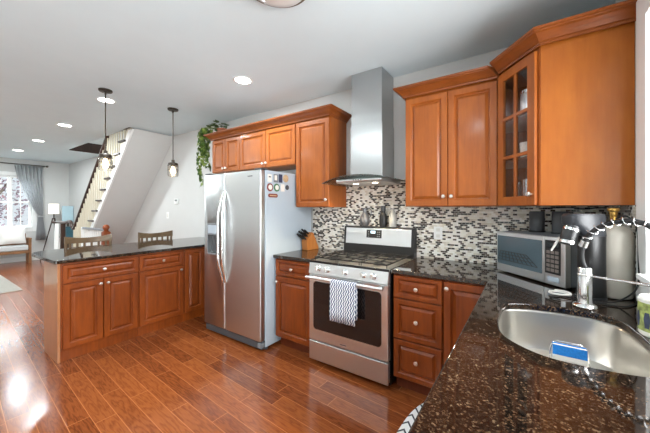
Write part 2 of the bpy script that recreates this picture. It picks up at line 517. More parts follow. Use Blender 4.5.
wall_with_holes('wall_right', 0, XR, XR + .15, 'y', YB, 0, [(-3.78, -2.92, 0.0, 2.08), (-1.97, -0.83, 1.05, 2.24)])
wall_with_holes('wall_far', 0, XL - .15, XL, 'y', YB, 0, [(-2.62, -0.745, 0.863, 2.22)])
wall_with_holes('wall_front', 0, YB - .15, YB, 'x', XL, XR, [])
# upper hall around the stairwell opening, above the ceiling
structure(MB().box(HX0 - .1, HX0, HY, 0, H + .2, 5.2).box(HX1, HX1 + .1, HY - .1, 0, H + .2, 5.2).box(HX0 - .1, HX1, HY - 1.1, HY - 1.0, H + .2, 5.2)
          .box(HX0 - .1, HX1 + .1, HY - 1.1, .15, 5.2, 5.3).build('wall_upper_hall', M['paint'], smooth=False))
structure(MB().box(HX0, HX0 + .03, HY, 0, H - .02, H + .2).box(HX1 - .03, HX1, HY, -.0, H - .02, H + .2).build('trim_1', M['darkwood'], smooth=False))


def window_unit(name, axis, c, a0, a1, z0, z1, sashes, depth_dir, cols=2, casing=0.09, sill=True):
    """a window: casing on the room side, sash frames, muntins and a pane; axis = the wall plane ('x' fixed or 'y' fixed)"""
    root = bpy.data.objects.new(name, None); COL.objects.link(root); structure(root)
    def P(mb, t0, t1, p, q, u0, u1):
        t0, t1 = sorted((c + depth_dir * t0, c + depth_dir * t1))
        if axis == 'x': mb.box(t0, t1, p, q, u0, u1)
        else: mb.box(p, q, t0, t1, u0, u1)
    cs = MB(); k = casing
    P(cs, .0, .02, a0 - k, a0, z0 - k, z1 + k); P(cs, .0, .02, a1, a1 + k, z0 - k, z1 + k)
    P(cs, .0, .02, a0, a1, z1, z1 + k); P(cs, .0, .02, a0, a1, z0 - k, z0)
    cs.build('casing', M['white'], root, bev=.004)
    if sill:
        s = MB(); P(s, -.10, .05, a0, a1, z0, z0 + .025); s.build('window_sill', M['white'], root, bev=.004)
    w = (a1 - a0) / sashes
    for i in range(sashes):
        p, q = a0 + i * w, a0 + (i + 1) * w
        zm = (z0 + z1) / 2
        for (u0, u1, off) in ((z0 + .026, zm + .02, -.06), (zm - .02, z1, -.095)):
            f = MB(); e = .045
            P(f, off, off - .03, p + .005, p + e, u0, u1); P(f, off, off - .03, q - e, q - .005, u0, u1)
            P(f, off, off - .03, p + e, q - e, u0, u0 + e); P(f, off, off - .03, p + e, q - e, u1 - e, u1)
            for j in range(1, cols):
                m = p + (q - p) * j / cols
                P(f, off - .008, off - .022, m - .009, m + .009, u0 + e, u1 - e)
            fo = f.build('sash', M['white'], root)
            g = MB(); P(g, off - .013, off - .017, p + e, q - e, u0 + e, u1 - e); g.build('pane', M['glass'], fo, smooth=False)
    return root


window_unit('window_1', 'x', XL, -2.62, -0.745, .863, 2.22, 5, 1, cols=2)
window_unit('window_2', 'x', XR, -1.97, -0.83, 1.05, 2.24, 1, -1, cols=1, casing=0.13)
dr = bpy.data.objects.new('added_back_door', None); COL.objects.link(dr); structure(dr)  # unseen glass back door, added to let in more daylight
MB().box(XR - .02, XR, -3.87, -3.78, 0, 2.17).box(XR - .02, XR, -2.92, -2.83, 0, 2.17).box(XR - .02, XR, -3.78, -2.92, 2.08, 2.17).build('casing', M['white'], dr, bev=.004)
MB().box(XR + .04, XR + .085, -3.775, -3.66, 0.005, 2.075).box(XR + .04, XR + .085, -3.04, -2.925, 0.005, 2.075).box(XR + .04, XR + .085, -3.66, -3.04, 0.005, .25).box(XR + .04, XR + .085, -3.66, -3.04, 1.95, 2.075).build('door_frame', M['white'], dr, bev=.004)
MB().box(XR + .06, XR + .066, -3.66, -3.04, .25, 1.95).build('pane', M['glass'], dr, smooth=False)
MB().lathe([(.0, -.03), (.012, -.03), (.012, -.02), (.027, -.0), (.02, .02), (0, .024)], (XR + .02, -3.70, 1.0), 16, (-1, 0, 0)).build('door_knob', M['nickel'], dr)
structure(MB().box(-9.38, -7.1, -.015, -.0, 0, .12).build('baseboard_back', M['white']))
structure(MB().box(XL, XL + .015, YB, -.016, 0, .12).build('baseboard_far', M['white']))
structure(MB().box(-0.9, XR, YB, YB + .015, 0, .12).build('baseboard_front', M['white']))
# mosaic backsplash
structure(MB().box(-.48, XR, -.008, 0, .914, 1.384).box(-.019, .761, -.008, 0, 1.384, 1.655).build('wall_tile_range_side', M['tile_x'], smooth=False))
structure(MB().box(XR - .008, XR, -.699, -.009, .914, 1.384).box(XR - .008, XR, -.96, -.70, .914, .919).box(XR - .008, XR, -2.5, -.70, .914, .958).build('wall_tile_window_side', M['tile_y'], smooth=False))
# outside
structure(MB().box(-22, XL - .16, -14, 8, -.5, -.4).build('ground', M['asphalt'], smooth=False))
tr = thing('street_tree', 'reddish street tree with pink blossom seen through the living room window', 'tree', (-13.2, -1.35, -.4))
MB().tube([(0, 0, 0), (.04, .02, .9), (-.03, 0, 1.7), (.02, .05, 2.6)], [.12, .10, .08, .04]).tube([(-.02, 0, 1.6), (.2, .5, 2.3), (.3, .8, 2.9)], [.06, .04, .02]).tube([(0, 0, 1.4), (-.1, -.5, 2.2), (0, -.9, 2.8)], [.06, .04, .02]).build('trunk', M['bark'], tr)
fm = MB(); bm_ = MB()
for i in range(1100):
    p = Vector((random.gauss(0, .5), random.gauss(0, .75), 2.1 + random.gauss(0, .65)))
    if p.z < .7: continue
    a = Vector((random.uniform(-1, 1), random.uniform(-1, 1), random.uniform(-1, 1))).normalized(); u = a.orthogonal().normalized(); w = a.cross(u)
    s = random.uniform(.04, .09)
    (bm_ if i % 16 == 0 else fm).add([p - u * s, p + w * s * .6 + a * .015, p + u * s, p - w * s * .6 + a * .015], [(0, 1, 2, 3)])
fm.build('foliage', M['foliage'], tr); bm_.build('blossom', M['pink'], tr)

# ------------------------------------------------------------------ cabinetry helpers
# panel(): raised panel front; O origin (lower left at the front of the carcass), u right, v up, n outward
def panel_mb(O, u, n, w, h, t=.02, rail=.055, pw=.035):
    O, u, n = Vector(O), Vector(u), Vector(n); v = Vector((0, 0, 1))
    def R(d, z): return [tuple(O + u * a + v * b + n * z) for a, b in ((d, d), (w - d, d), (w - d, h - d), (d, h - d))]
    L = [R(0, 0), R(0, t - .004), R(.004, t), R(rail - .010, t), R(rail - .004, t - .005), R(rail, t - .014), R(rail + .005, t - .015), R(rail + .007 + pw, t - .003), R(rail + .010 + pw, t - .002)]
    return MB().loft(L)


def knob_mb(P, n, s=1.0):
    return MB().lathe([(.0065 * s, 0), (.0055 * s, .008 * s), (.006 * s, .012 * s), (.014 * s, .017 * s), (.0155 * s, .022 * s), (.012 * s, .027 * s), (0, .029 * s)], P, 14, n)


def front(parent, kind, O, u, n, w, h, mat, knobs=(), rail=None):
    rail = rail or (.055 if kind == 'door' else .035)
    d = panel_mb(O, u, n, w, h, rail=rail, pw=.016 if kind == 'door' else .014).build(kind, mat, parent, world=True, smooth=False)
    for (ku, kv) in knobs:
        P = Vector(O) + Vector(u) * ku + Vector((0, 0, kv)) + Vector(n) * .0205
        k = knob_mb(P, n).build('knob', M['nickel'], d, world=True)
        k['label'] = 'satin nickel knob'
    return d


EX, EY = Vector((1, 0, 0)), Vector((0, 1, 0))
CW = M['cherry']; CR = M['cherry_shaded']

# --- upper cabinets on the range wall, left of the hood
Z0, Z1 = 1.385, 2.31
c = thing('wall_cabinet', 'tall cherry wall cabinet with one door, left of the range hood', 'cabinet', (-.24, -.16, Z0))
MB().box(-.462, -.02, -.31, -.001, Z0, Z1).build('body', CW, c, True, bev=.002)
front(c, 'door', (-.458, -.31, Z0 + .004), EX, -EY, .434, Z1 - Z0 - .03, CW, [(.405, .07)])
c = thing('wall_cabinet', 'short cherry wall cabinet with two doors, right above the refrigerator', 'cabinet', (-.93, -.16, 1.85))
MB().box(-1.398, -.464, -.31, -.001, 1.85, Z1).build('body', CW, c, True, bev=.002)
front(c, 'door', (-1.394, -.31, 1.854), EX, -EY, .458, Z1 - 1.88, CW, [(.43, .045)])
front(c, 'door', (-.928, -.31, 1.854), EX, -EY, .458, Z1 - 1.88, CW, [(.024, .045)])
c = thing('wall_cabinet', 'short cherry wall cabinet with two narrow doors beside the trailing plant', 'cabinet', (-1.69, -.16, 1.85))
MB().box(-1.975, -1.40, -.31, -.001, 1.85, Z1).build('body', CW, c, True, bev=.002)
front(c, 'door', (-1.971, -.31, 1.854), EX, -EY, .281, Z1 - 1.88, CW, [(.255, .045)], .05)
front(c, 'door', (-1.684, -.31, 1.854), EX, -EY, .281, Z1 - 1.88, CW, [(.026, .045)], .05)
# --- right of the hood
c = thing('wall_cabinet', 'cherry wall cabinet with two tall doors, right of the range hood', 'cabinet', (1.11, -.16, Z0))
MB().box(.762, 1.456, -.31, -.001, Z0, Z1).build('body', CW, c, True, bev=.002)
front(c, 'door', (.766, -.31, Z0 + .004), EX, -EY, .338, Z1 - Z0 - .03, CW, [(.312, .075)])
front(c, 'door', (1.108, -.31, Z0 + .004), EX, -EY, .338, Z1 - Z0 - .03, CW, [(.028, .075)])
# --- corner cabinet with glass door
A = Vector((1.462, -.325, 0)); B = Vector((1.678, -.600, 0)); ud = (B - A).normalized(); nd = Vector((ud.y, -ud.x, 0)); LD = (B - A).length
Z1c = 2.33
c = thing('corner_cabinet', 'angled cherry corner cabinet with six-pane glass door and plain end panel', 'cabinet', (1.8, -.3, Z0))
b = MB()
b.box(1.69, 2.083, -.61, -.592, Z0, Z1c)
b.build('end_panel', M['cherry_pale'], c, True, bev=.002)
b = MB().box(1.460, 1.472, -.33, -.009, Z0, Z1c).box(1.472, 2.070, -.020, -.009, Z0, Z1c).box(2.070, 2.083, -.591, -.009, Z0, Z1c)
inner = [(1.472, -.020), (1.472, -.325), (1.69, -.592), (2.07, -.592), (2.07, -.02)]
b.prism([(x, y) for x, y in reversed(inner)], Z0, Z0 + .018).prism([(x, y) for x, y in reversed(inner)], Z1c - .018, Z1c)
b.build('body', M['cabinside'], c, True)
fr = MB()
def diag(mb, s0, s1, n0, n1, z0, z1):
    p = [A + ud * s0 + nd * n0, A + ud * s1 + nd * n0, A + ud * s1 + nd * n1, A + ud * s0 + nd * n1]
    mb.prism([(q.x, q.y) for q in p], z0, z1)
diag(fr, -.012, .022, -.018, 0, Z0, Z1c); diag(fr, LD - .022, LD + .012, -.018, 0, Z0, Z1c); diag(fr, .022, LD - .022, -.018, 0, Z0, Z0 + .02); diag(fr, .022, LD - .022, -.018, 0, Z1c - .04, Z1c)
fr.build('face_frame', CW, c, True)
for zs in (1.70, 1.985):
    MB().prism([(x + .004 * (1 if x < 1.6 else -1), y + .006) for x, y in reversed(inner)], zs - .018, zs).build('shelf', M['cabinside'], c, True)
dm = MB(); e = .058; s0, s1 = .004, LD - .004; zb, zt = Z0 + .004, Z1c - .03
diag(dm, s0, s0 + e, .001, .021, zb, zt); diag(dm, s1 - e, s1, .001, .021, zb, zt); diag(dm, s0 + e, s1 - e, .001, .021, zb, zb + e); diag(dm, s0 + e, s1 - e, .001, .021, zt - e, zt)
sm_ = (s0 + s1) / 2; diag(dm, sm_ - .012, sm_ + .012, .003, .019, zb + e, zt - e)
for k in (1, 2):
    zz = zb + e + (zt - zb - 2 * e) * k / 3; diag(dm, s0 + e, s1 - e, .003, .0195, zz - .011, zz + .011)
d = dm.build('door', CW, c, True, bev=.003)
g = MB(); diag(g, s0 + e - .004, s1 - e + .004, .009, .012, zb + e - .004, zt - e + .004); g.build('glass_pane', M['cabglass'], d, True, smooth=False)
P = A + ud * (s1 - .022) + nd * .0215 + Vector((0, 0, zb + .065)); knob_mb(P, nd).build('knob', M['nickel'], d, True)


def at_diag(s, dep): return A + ud * s - nd * dep


def tumbler(s, dep, z, h, label, r=.034, mat='drink', name='drinking_glass', cat='glass'):
    p = at_diag(s, dep)
    o = MB().lathe([(0, 0), (r * .85, 0), (r, h), (r - .003, h), (r * .85 - .003, .006), (0, .006)], (0, 0, 0), 20).build(name, M[mat])
    o.location = (p.x, p.y, z); return tag(o, label, cat)


tumbler(.085, .07, Z0 + .0185, .145, 'clear tumbler behind the lower left pane of the glass cabinet')
tumbler(.175, .07, Z0 + .0185, .155, 'clear tumbler behind the lower right pane, nearest the cabinet knob')
tumbler(.20, .17, Z0 + .0185, .24, 'tall grey jar behind the tumblers on the lowest shelf of the glass cabinet', .045, 'mgrey', 'storage_jar', 'jar')
m_ = thing('mug', 'white mug on the middle shelf of the glass cabinet', 'mug', (at_diag(.165, .075).x, at_diag(.165, .075).y, 1.7005))
MB().lathe([(0, 0), (.036, 0), (.042, .10), (.038, .10), (.033, .006), (0, .006)]).build('cup', M['ceramic'], m_)
MB().tube([(.038, 0, .08), (.062, 0, .075), (.066, 0, .05), (.058, 0, .03), (.036, 0, .025)], .005).build('handle', M['ceramic'], m_)
o = MB().lathe([(0, 0), (.05, 0), (.085, .012), (.085, .016), (.05, .006), (0, .006)]).build('plate', M['ceramic'])
o.location = (at_diag(.20, .20).x, at_diag(.20, .20).y, 1.787); o.rotation_euler = (0, 0, 0)
o.location.z = 1.7005; tag(o, 'white saucer beside the mug in the glass cabinet', 'plate')
j_ = thing('canister', 'silver canister on the top shelf of the glass cabinet', 'canister', (at_diag(.175, .08).x, at_diag(.175, .08).y, 1.9855))
MB().lathe([(0, 0), (.045, 0), (.047, .01), (.047, .12), (.044, .13), (0, .13)]).build('body', M['steel'], j_)
MB().lathe([(.049, .13), (.049, .15), (.02, .165), (.012, .18), (0, .182)]).build('lid', M['chrome'], j_)


# --- crown mouldings
def sweep(path, prof, mat, name, label, skew=0.0):
    """path: 2D polyline, outward = left-hand normal reversed; prof: (out, z)"""
    n = len(path); loops = []
    for i, p in enumerate(path):
        p = Vector(p)
        def nrm(a, b):
            d = (Vector(b) - Vector(a)).normalized(); return Vector((d.y, -d.x))
        if i == 0: m = nrm(path[0], path[1]); k = 1
        elif i == n - 1: m = nrm(path[-2], path[-1]); k = 1
        else:
            a = nrm(path[i - 1], path[i]); b_ = nrm(path[i], path[i + 1]); m = (a + b_).normalized(); k = 1 / max(.3, m.dot(a))
        sk = skew if i == n - 1 else 0
        loops.append([(p.x + m.x * o * k - sk * max(o, 0), p.y + m.y * o * k, z) for o, z in prof])
    mb = MB().loft(loops)
    o = mb.build(name, mat, smooth=False)
    return tag(o, label, 'moulding')


def crown_prof(zb, zt):
    h = zt - zb
    return [(.002, zb), (.010, zb), (.012, zb + .18 * h), (.020, zb + .22 * h), (.024, zb + .30 * h), (.034, zb + .46 * h), (.052, zb + .66 * h), (.064, zb + .72 * h), (.066, zb + .80 * h), (.074, zb + .84 * h), (.076, zt), (-.02, zt), (-.02, zb + .04), (.002, zb + .04)]


pr = [(o, z) for o, z in crown_prof(2.295, 2.372)]
pr[-2] = (-.02, 2.3115); pr[-1] = (.002, 2.3115)
sweep([(-1.977, -.005), (-1.977, -.333), (-.018, -.333), (-.018, -.005)], pr, M['crown'], 'crown_moulding', 'cherry crown moulding along the cabinets above the refrigerator, left of the hood')
sweep([(.760, -.005), (.760, -.333), (1.455, -.333)], pr, M['crown'], 'crown_moulding', 'cherry crown moulding above the two-door cabinet right of the hood', .85)
pc = [(o, z) for o, z in crown_prof(2.312, 2.392)]
pc[-2] = (-.02, 2.3315); pc[-1] = (.002, 2.3315)
sweep([(1.461, -.352), (1.688, -.628), (2.083, -.628)], pc, M['crown'], 'crown_moulding', 'cherry crown moulding above the angled glass corner cabinet')

# --- base cabinets
ZT = .883
def carcass(parent, x0, x1, y0, y1, z0=.1, kick=None, mat=CR):
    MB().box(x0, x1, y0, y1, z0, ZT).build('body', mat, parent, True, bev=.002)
    if kick: MB().box(*kick, 0, z0).build('toe_kick', M['kick'], parent, True)


c = thing('base_cabinet', 'narrow cherry base cabinet with one drawer over a door, between refrigerator and range', 'cabinet', (-.24, -.3, 0))
carcass(c, -.462, -.012, -.61, -.009, kick=(-.462, -.012, -.55, -.50))
front(c, 'drawer', (-.456, -.61, .715), EX, -EY, .438, .155, CR, [(.219, .0775)])
front(c, 'door', (-.456, -.61, .115), EX, -EY, .438, .59, CR, [(.03, .54)])
c = thing('base_cabinet', 'cherry base cabinet with a stack of three drawers right of the range', 'cabinet', (.95, -.3, 0))
carcass(c, .778, 1.139, -.61, -.009, kick=(.778, 1.139, -.55, -.50))
front(c, 'drawer', (.782, -.61, .705), EX, -EY, .353, .165, CR, [(.1765, .0825)])
front(c, 'drawer', (.782, -.61, .402), EX, -EY, .353, .295, CR, [(.1765, .15)], .045)
front(c, 'drawer', (.782, -.61, .112), EX, -EY, .353, .282, CR, [(.1765, .15)], .045)
c = thing('base_cabinet', 'cherry corner base cabinet with one door under the bend of the counter', 'cabinet', (1.5, -.3, 0))
carcass(c, 1.141, 2.07, -.61, -.009, kick=(1.141, 1.47, -.55, -.50))
front(c, 'door', (1.145, -.61, .112), EX, -EY, .30, .758, CR, [(.024, .715)])
c = thing('sink_cabinet', 'cherry base cabinets with doors below the sink counter', 'cabinet', (1.75, -1.5, 0))
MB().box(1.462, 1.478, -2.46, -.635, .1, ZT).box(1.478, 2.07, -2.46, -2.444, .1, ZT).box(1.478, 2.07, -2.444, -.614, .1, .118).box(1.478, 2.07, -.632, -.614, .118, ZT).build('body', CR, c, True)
MB().box(1.51, 1.55, -2.44, -.635, 0, .1).build('toe_kick', M['kick'], c, True)
for k, y in enumerate((-.645, -1.10, -1.55, -2.0)):
    front(c, 'door', (1.462, y, .112), -EY, -EX, .44, .758, CR, [(.40 if k % 2 == 0 else .04, .70)])

# peninsula
c = thing('peninsula_cabinet', 'cherry peninsula cabinet at the free end, one wide drawer over two doors', 'cabinet', (-2.05, -1.58, 0))
carcass(c, -2.268, -1.84, -1.88, -1.273, kick=(-2.25, -1.872, -1.86, -1.273))
MB().box(-2.268, -1.838, -1.9, -1.881, .0, ZT).build('end_panel', M['veneer'], c, True, bev=.002)
MB().box(-1.8715, -1.858, -1.9, -1.273, 0, .098).build('base_board', CR, c, True, bev=.002)
front(c, 'drawer', (-1.84, -1.868, .70), EY, EX, .588, .165, CR, [(.294, .085)], .04)
front(c, 'door', (-1.84, -1.868, .112), EY, EX, .291, .578, CR, [(.265, .535)])
front(c, 'door', (-1.84, -1.571, .112), EY, EX, .291, .578, CR, [(.026, .535)])
c = thing('peninsula_cabinet', 'middle cherry peninsula cabinet with one small drawer over a single door', 'cabinet', (-2.05, -1.04, 0))
carcass(c, -2.268, -1.84, -1.271, -.792, kick=(-2.25, -1.872, -1.271, -.792))
MB().box(-1.8715, -1.858, -1.271, -.792, 0, .098).build('base_board', CR, c, True, bev=.002)
front(c, 'drawer', (-1.84, -1.264, .70), EY, EX, .462, .165, CR, [(.231, .085)], .04)
front(c, 'door', (-1.84, -1.264, .112), EY, EX, .462, .578, CR, [(.43, .535)])
c = thing('peninsula_cabinet', 'cherry peninsula cabinet with a plain tall door in the corner next to the refrigerator', 'cabinet', (-2.05, -.4, 0))
carcass(c, -2.268, -1.84, -.790, -.009, kick=(-2.25, -1.872, -.790, -.009))
MB().box(-1.8715, -1.858, -.790, -.009, 0, .098).build('base_board', CR, c, True, bev=.002)
front(c, 'door', (-1.84, -.783, .112), EY, EX, .24, .758, CR)
front(c, 'door', (-1.84, -.538, .112), EY, EX, .24, .758, CR)

# --- countertops
def arc(cx, cy, r, a0, a1, n=8): return [(cx + r * math.cos(math.radians(a0 + (a1 - a0) * i / n)), cy + r * math.sin(math.radians(a0 + (a1 - a0) * i / n))) for i in range(n + 1)]


poly = [(-1.80, -.002), (-2.80, -.002)] + arc(-2.56, -1.69, .24, 180, 270) + arc(-1.82, -1.91, .02, 270, 360, 4)
tag(MB().prism(poly, .884, .914).build('countertop', M['granite'], bev=.006), 'polished dark granite countertop on the peninsula with a rounded rear corner', 'countertop')
tag(MB().box(-.478, -.004, -.645, -.009, .884, .914).build('countertop', M['granite'], bev=.006), 'short dark granite countertop under the knife block', 'countertop')
poly = [(.766, -.009), (.766, -.645)] + list(reversed(arc(1.396, -.665, .02, 0, 90, 5))) + [(1.416, -2.48), (2.076, -2.48), (2.076, -.009)]
ct = MB().prism(poly, .884, .914).build('countertop', M['granite'])
tag(ct, 'L-shaped dark granite countertop holding the sink and microwave', 'countertop')
SINK = [(1.528, -1.12), (1.545, -1.068), (1.594, -1.033), (1.66, -1.008), (1.75, -.995), (1.84, -1.0), (1.90, -1.025), (1.94, -1.08), (1.958, -1.18), (1.965, -1.30), (1.962, -1.42), (1.945, -1.50), (1.90, -1.55), (1.80, -1.572), (1.70, -1.575), (1.63, -1.550), (1.565, -1.49), (1.535, -1.42), (1.523, -1.30), (1.523, -1.2)]


def smooth_loop(P, k=4):
    n = len(P); out = []
    for i in range(n):
        p0, p1, p2, p3 = [Vector(P[(i + j) % n]) for j in (-1, 0, 1, 2)]
        for s in range(k):
            t = s / k
            q = .5 * ((2 * p1) + (p2 - p0) * t + (2 * p0 - 5 * p1 + 4 * p2 - p3) * t * t + (3 * p1 - p0 - 3 * p2 + p3) * t ** 3)
            out.append((q.x, q.y))
    return out


SL = smooth_loop(SINK)
boolean_cut(ct, MB().prism(list(reversed(SL)), .85, .95))
m = ct.modifiers.new('b', 'BEVEL'); m.width = .005; m.segments = 2; m.limit_method = 'ANGLE'; m.angle_limit = .9

# --- sink
SCX, SCY = 1.745, -1.285
def ins(k, z): return [(SCX + (x - SCX) * k, SCY + (y - SCY) * k, z) for x, y in SL]


s = thing('sink', 'stainless steel undermount sink bowl set in the granite counter', 'sink', (SCX, SCY, .70))
loops = [ins(1.08, .8825), ins(1.015, .8825), ins(1.0, .878), ins(.985, .80), ins(.965, .735), ins(.93, .712), ins(.86, .702), ins(.5, .699), ins(.12, .697)]
MB().loft(loops, cap0=False, cap1=False).build('bowl', M['sink'], s, True)
MB().lathe([(.062, .6985), (.058, .7005), (.05, .6985), (.04, .693), (0, .692)], (SCX, SCY, 0), 24).build('drain', M['chrome'], s, True)

# ------------------------------------------------------------------ refrigerator
f = thing('refrigerator', 'stainless side-by-side refrigerator with grey side and magnets', 'refrigerator', (-.94, -.4, 0))
MB().box(-1.395, -.482, -.735, -.035, .03, 1.742).build('body', M['grey'], f, True, bev=.006)
MB().box(-1.39, -.487, -.78, -.70, .025, .095).build('toe_grille', M['dgrey'], f, True, bev=.004)
for x in (-1.36, -.52): MB().cyl((x, -.70, 0), (x, -.70, .05), .022).build('foot', M['dgrey'], f, True)
for x in (-1.35, -.53): MB().box(x - .045, x + .045, -.79, -.70, 1.743, 1.757).build('hinge_cover', M['dgrey'], f, True, bev=.005)
MB().box(-.53, -.483, -.795, -.74, .04, .085).build('lower_hinge', M['mgrey'], f, True, bev=.005)
ld = MB().box(-1.397, -1.032, -.80, -.74, .10, 1.742).build('door', M['steel_v'], f, True, bev=.014)
boolean_cut(ld, MB().box(-1.322 + .94, -1.125 + .94, -.84 + .4, -.755 + .4, .885, 1.085))
ld['label'] = 'freezer door with ice dispenser'
rd = MB().box(-1.024, -.481, -.80, -.74, .10, 1.742).build('door', M['steel_v'], f, True, bev=.014)
dp = MB().box(-1.330, -1.118, -.803, -.798, 1.085, 1.205).box(-1.330, -1.322, -.803, -.798, .875, 1.085).box(-1.125, -1.118, -.803, -.798, .875, 1.085).box(-1.322, -1.125, -.806, -.798, .872, .886)
dp = dp.build('dispenser_surround', M['mgrey'], ld, True, bev=.002)
MB().box(-1.321, -1.126, -.7575, -.7555, .886, 1.084).build('dispenser_recess', M['dgrey'], ld, True)
MB().box(-1.25, -1.20, -.785, -.76, .985, 1.07).build('dispenser_paddle', M['dgrey'], ld, True, bev=.004)
MB().box(-1.315, -1.132, -.8055, -.803, 1.10, 1.19).build('control_panel', M['grey'], ld, True)
def bow(x, dx):
    pts = []
    for i in range(21):
        t = i / 20; k = math.sin(PI * t)
        pts.append((x + dx * k, -.802 - .052 * min(1, k * 1.5), .60 + .95 * t))
    return pts
for (x, dx, pd) in ((-1.050, -.016, ld), (-1.004, .016, rd)):
    MB().tube(bow(x, dx), .0125, 10).build('handle', M['chrome'], pd, True)
MB().lathe([(.006, 0), (.006, .002), (0, .002)], (-.655, -.8, 1.685), 14, (0, -1, 0)).box(-.645, -.592, -.802, -.80, 1.681, 1.689).build('badge', M['dgrey'], rd, True)

mag = [  # y, z, w, h, kind, mat, label
    (-.685, 1.668, .052, .075, 'b', 'ceramic', 'white card magnet, top left of those on the refrigerator side'),
    (-.600, 1.672, .062, .082, 'b', 'mgrey', 'grey photo magnet in the top row on the refrigerator side'),
    (-.536, 1.676, .050, .085, 'b', 'navy', 'navy blue photo magnet in the top row on the refrigerator side'),
    (-.462, 1.682, .040, .040, 'c', 'tan', 'round tan magnet at the end of the top row on the refrigerator'),
    (-.680, 1.578, .040, .040, 'c', 'red', 'round red magnet with a white centre on the refrigerator side'),
    (-.590, 1.580, .040, .040, 'c', 'green', 'round green magnet with a white centre on the refrigerator side'),
    (-.506, 1.582, .052, .075, 'b', 'ceramic', 'plain white square magnet in the lower row on the refrigerator side'),
    (-.440, 1.590, .026, .026, 'c', 'dgrey', 'small round dark magnet on the refrigerator side'),
    (-.640, 1.498, .125, .038, 'o', 'red', 'long dark red oval magnet below the others on the refrigerator side'),
]
for (y, z, w, h, k, mt, lb) in mag:
    t_ = thing('magnet', lb, 'magnet', (-.4815, y, z), 0, 'magnets on the refrigerator side')
    if k == 'b':
        MB().box(0, .004, -w / 2, w / 2, -h / 2, h / 2).build('card', M[mt], t_, bev=.001)
        if mt == 'ceramic' and z > 1.6: MB().box(.004, .005, -.014, .014, .006, .018).build('printed_mark', M['dgrey'], t_)
        elif mt == 'mgrey': MB().box(.004, .005, -.022, .012, -.02, .03).build('photo', M['ceramic'], t_)
    elif k == 'c':
        MB().lathe([(w, 0), (w, .004), (w * .9, .006), (0, .006)], (0, 0, 0), 24, (1, 0, 0)).build('disc', M[mt], t_)
        if mt in ('red', 'green'): MB().lathe([(w * .62, .006), (w * .62, .007), (0, .007)], (0, 0, 0), 20, (1, 0, 0)).build('centre', M['ceramic'], t_)
    else:
        pts = [(0, -w / 2 + .02 + .02 * math.cos(a) if math.cos(a) < 0 else w / 2 - .02 + .02 * math.cos(a), .019 * math.sin(a)) for a in [2 * PI * i / 24 for i in range(24)]]
        MB().extrude(pts, (.004, 0, 0)).build('plaque', M[mt], t_)
        MB().box(.004, .005, -.045, .045, -.005, .005).build('printed_mark', M['tan'], t_)

# ------------------------------------------------------------------ range
r = thing('gas_range', 'stainless freestanding gas range with five knobs and a towel on its oven door', 'stove', (.381, -.33, 0))
x0, x1 = .003, .759
MB().box(x0, x1, -.625, -.012, .03, .885).build('body', M['black'], r, True)
for x in (.05, .71):
    for y in (-.57, -.06): MB().cyl((x, y, 0), (x, y, .04), .018).build('foot', M['black'], r, True)
MB().box(x0 + .005, x1 - .005, -.655, -.626, .05, .205).box(x0 + .002, x1 - .002, -.672, -.655, .045, .21).build('drawer', M['steel'], r, True, bev=.005)
od = MB().box(x0 + .002, x1 - .002, -.672, -.626, .219, .795).build('oven_door', M['steel'], r, True, bev=.006)
# window: rounded dark glass
def rrect(x0, x1, z0, z1, rad, n=5):
    P = []
    for cx, cz, a in ((x1 - rad, z1 - rad, 0), (x0 + rad, z1 - rad, 90), (x0 + rad, z0 + rad, 180), (x1 - rad, z0 + rad, 270)):
        for i in range(n + 1):
            t = math.radians(a + 90 * i / n); P.append((cx + rad * math.cos(t), cz + rad * math.sin(t)))
    return P
MB().extrude([(x, -.676, z) for x, z in rrect(.055, .703, .318, .735, .03)], (0, .004, 0)).build('oven_window', M['ovenglass'], od, True)
for x in (.05, .712): MB().box(x - .013, x + .013, -.73, -.672, .765, .79).build('handle_bracket', M['steel'], od, True, bev=.004)
MB().tube([(.02, -.735, .778), (.741, -.735, .778)], .0125, 14).build('oven_handle', M['steel'], od, True)
cp = MB().extrude([(x0 + .002, -.626, .80), (x0 + .002, -.680, .80), (x0 + .002, -.665, .895), (x0 + .002, -.626, .895)], (x1 - x0 - .004, 0, 0)).build('control_panel', M['steel'], r, True, bev=.003)
for kx in (.112, .205, .381, .55, .64):
    kb = MB().lathe([(.026, 0), (.026, .006), (.021, .008), (.019, .03), (.015, .034), (0, .034)], (kx, -.672, .848), 20, (0, -1, .15)).build('knob', M['chrome'], cp, True)
    MB().box(kx - .004, kx + .004, -.716, -.704, .834, .868).build('knob_grip', M['nickel'], kb, True, bev=.002)
ck = MB().box(x0, x1, -.655, -.095, .886, .908).build('cooktop', M['cooktop'], r, True, bev=.006)
MB().box(x0 - .001, x1 + .001, -.668, -.655, .893, .912).build('front_lip', M['blackgloss'], r, True, bev=.004)
for (bx, by, br) in ((.16, -.50, .05), (.16, -.23, .04), (.381, -.36, .055), (.60, -.50, .05), (.60, -.23, .04)):
    MB().lathe([(br, .9085), (br, .915), (br * .75, .918), (br * .7, .924), (0, .925)], (bx, by, 0), 22).build('burner', M['iron'], r, True)
for gx0, gx1 in ((.03, .265), (.272, .49), (.497, .732)):
    g = MB(); z0g, z1g = .930, .941; w = .0075
    for y in (-.63, -.37, -.12): g.box(gx0, gx1, y, y + w, z0g, z1g)
    for x in (gx0, gx1 - w): g.box(x, x + w, -.63, -.11, z0g, z1g)
    xm = (gx0 + gx1) / 2; g.box(xm - w / 2, xm + w / 2, -.63, -.11, z0g, z1g)
    for y in (-.50, -.25): g.box(gx0, gx1, y, y + w, z0g, z1g)
    for x in (gx0 + .002, gx1 - w - .002):
        for y in (-.625, -.125): g.box(x, x + w * .8, y, y + w * .8, .908, z0g)
    g.build('grate', M['iron'], r, True, bev=.002)
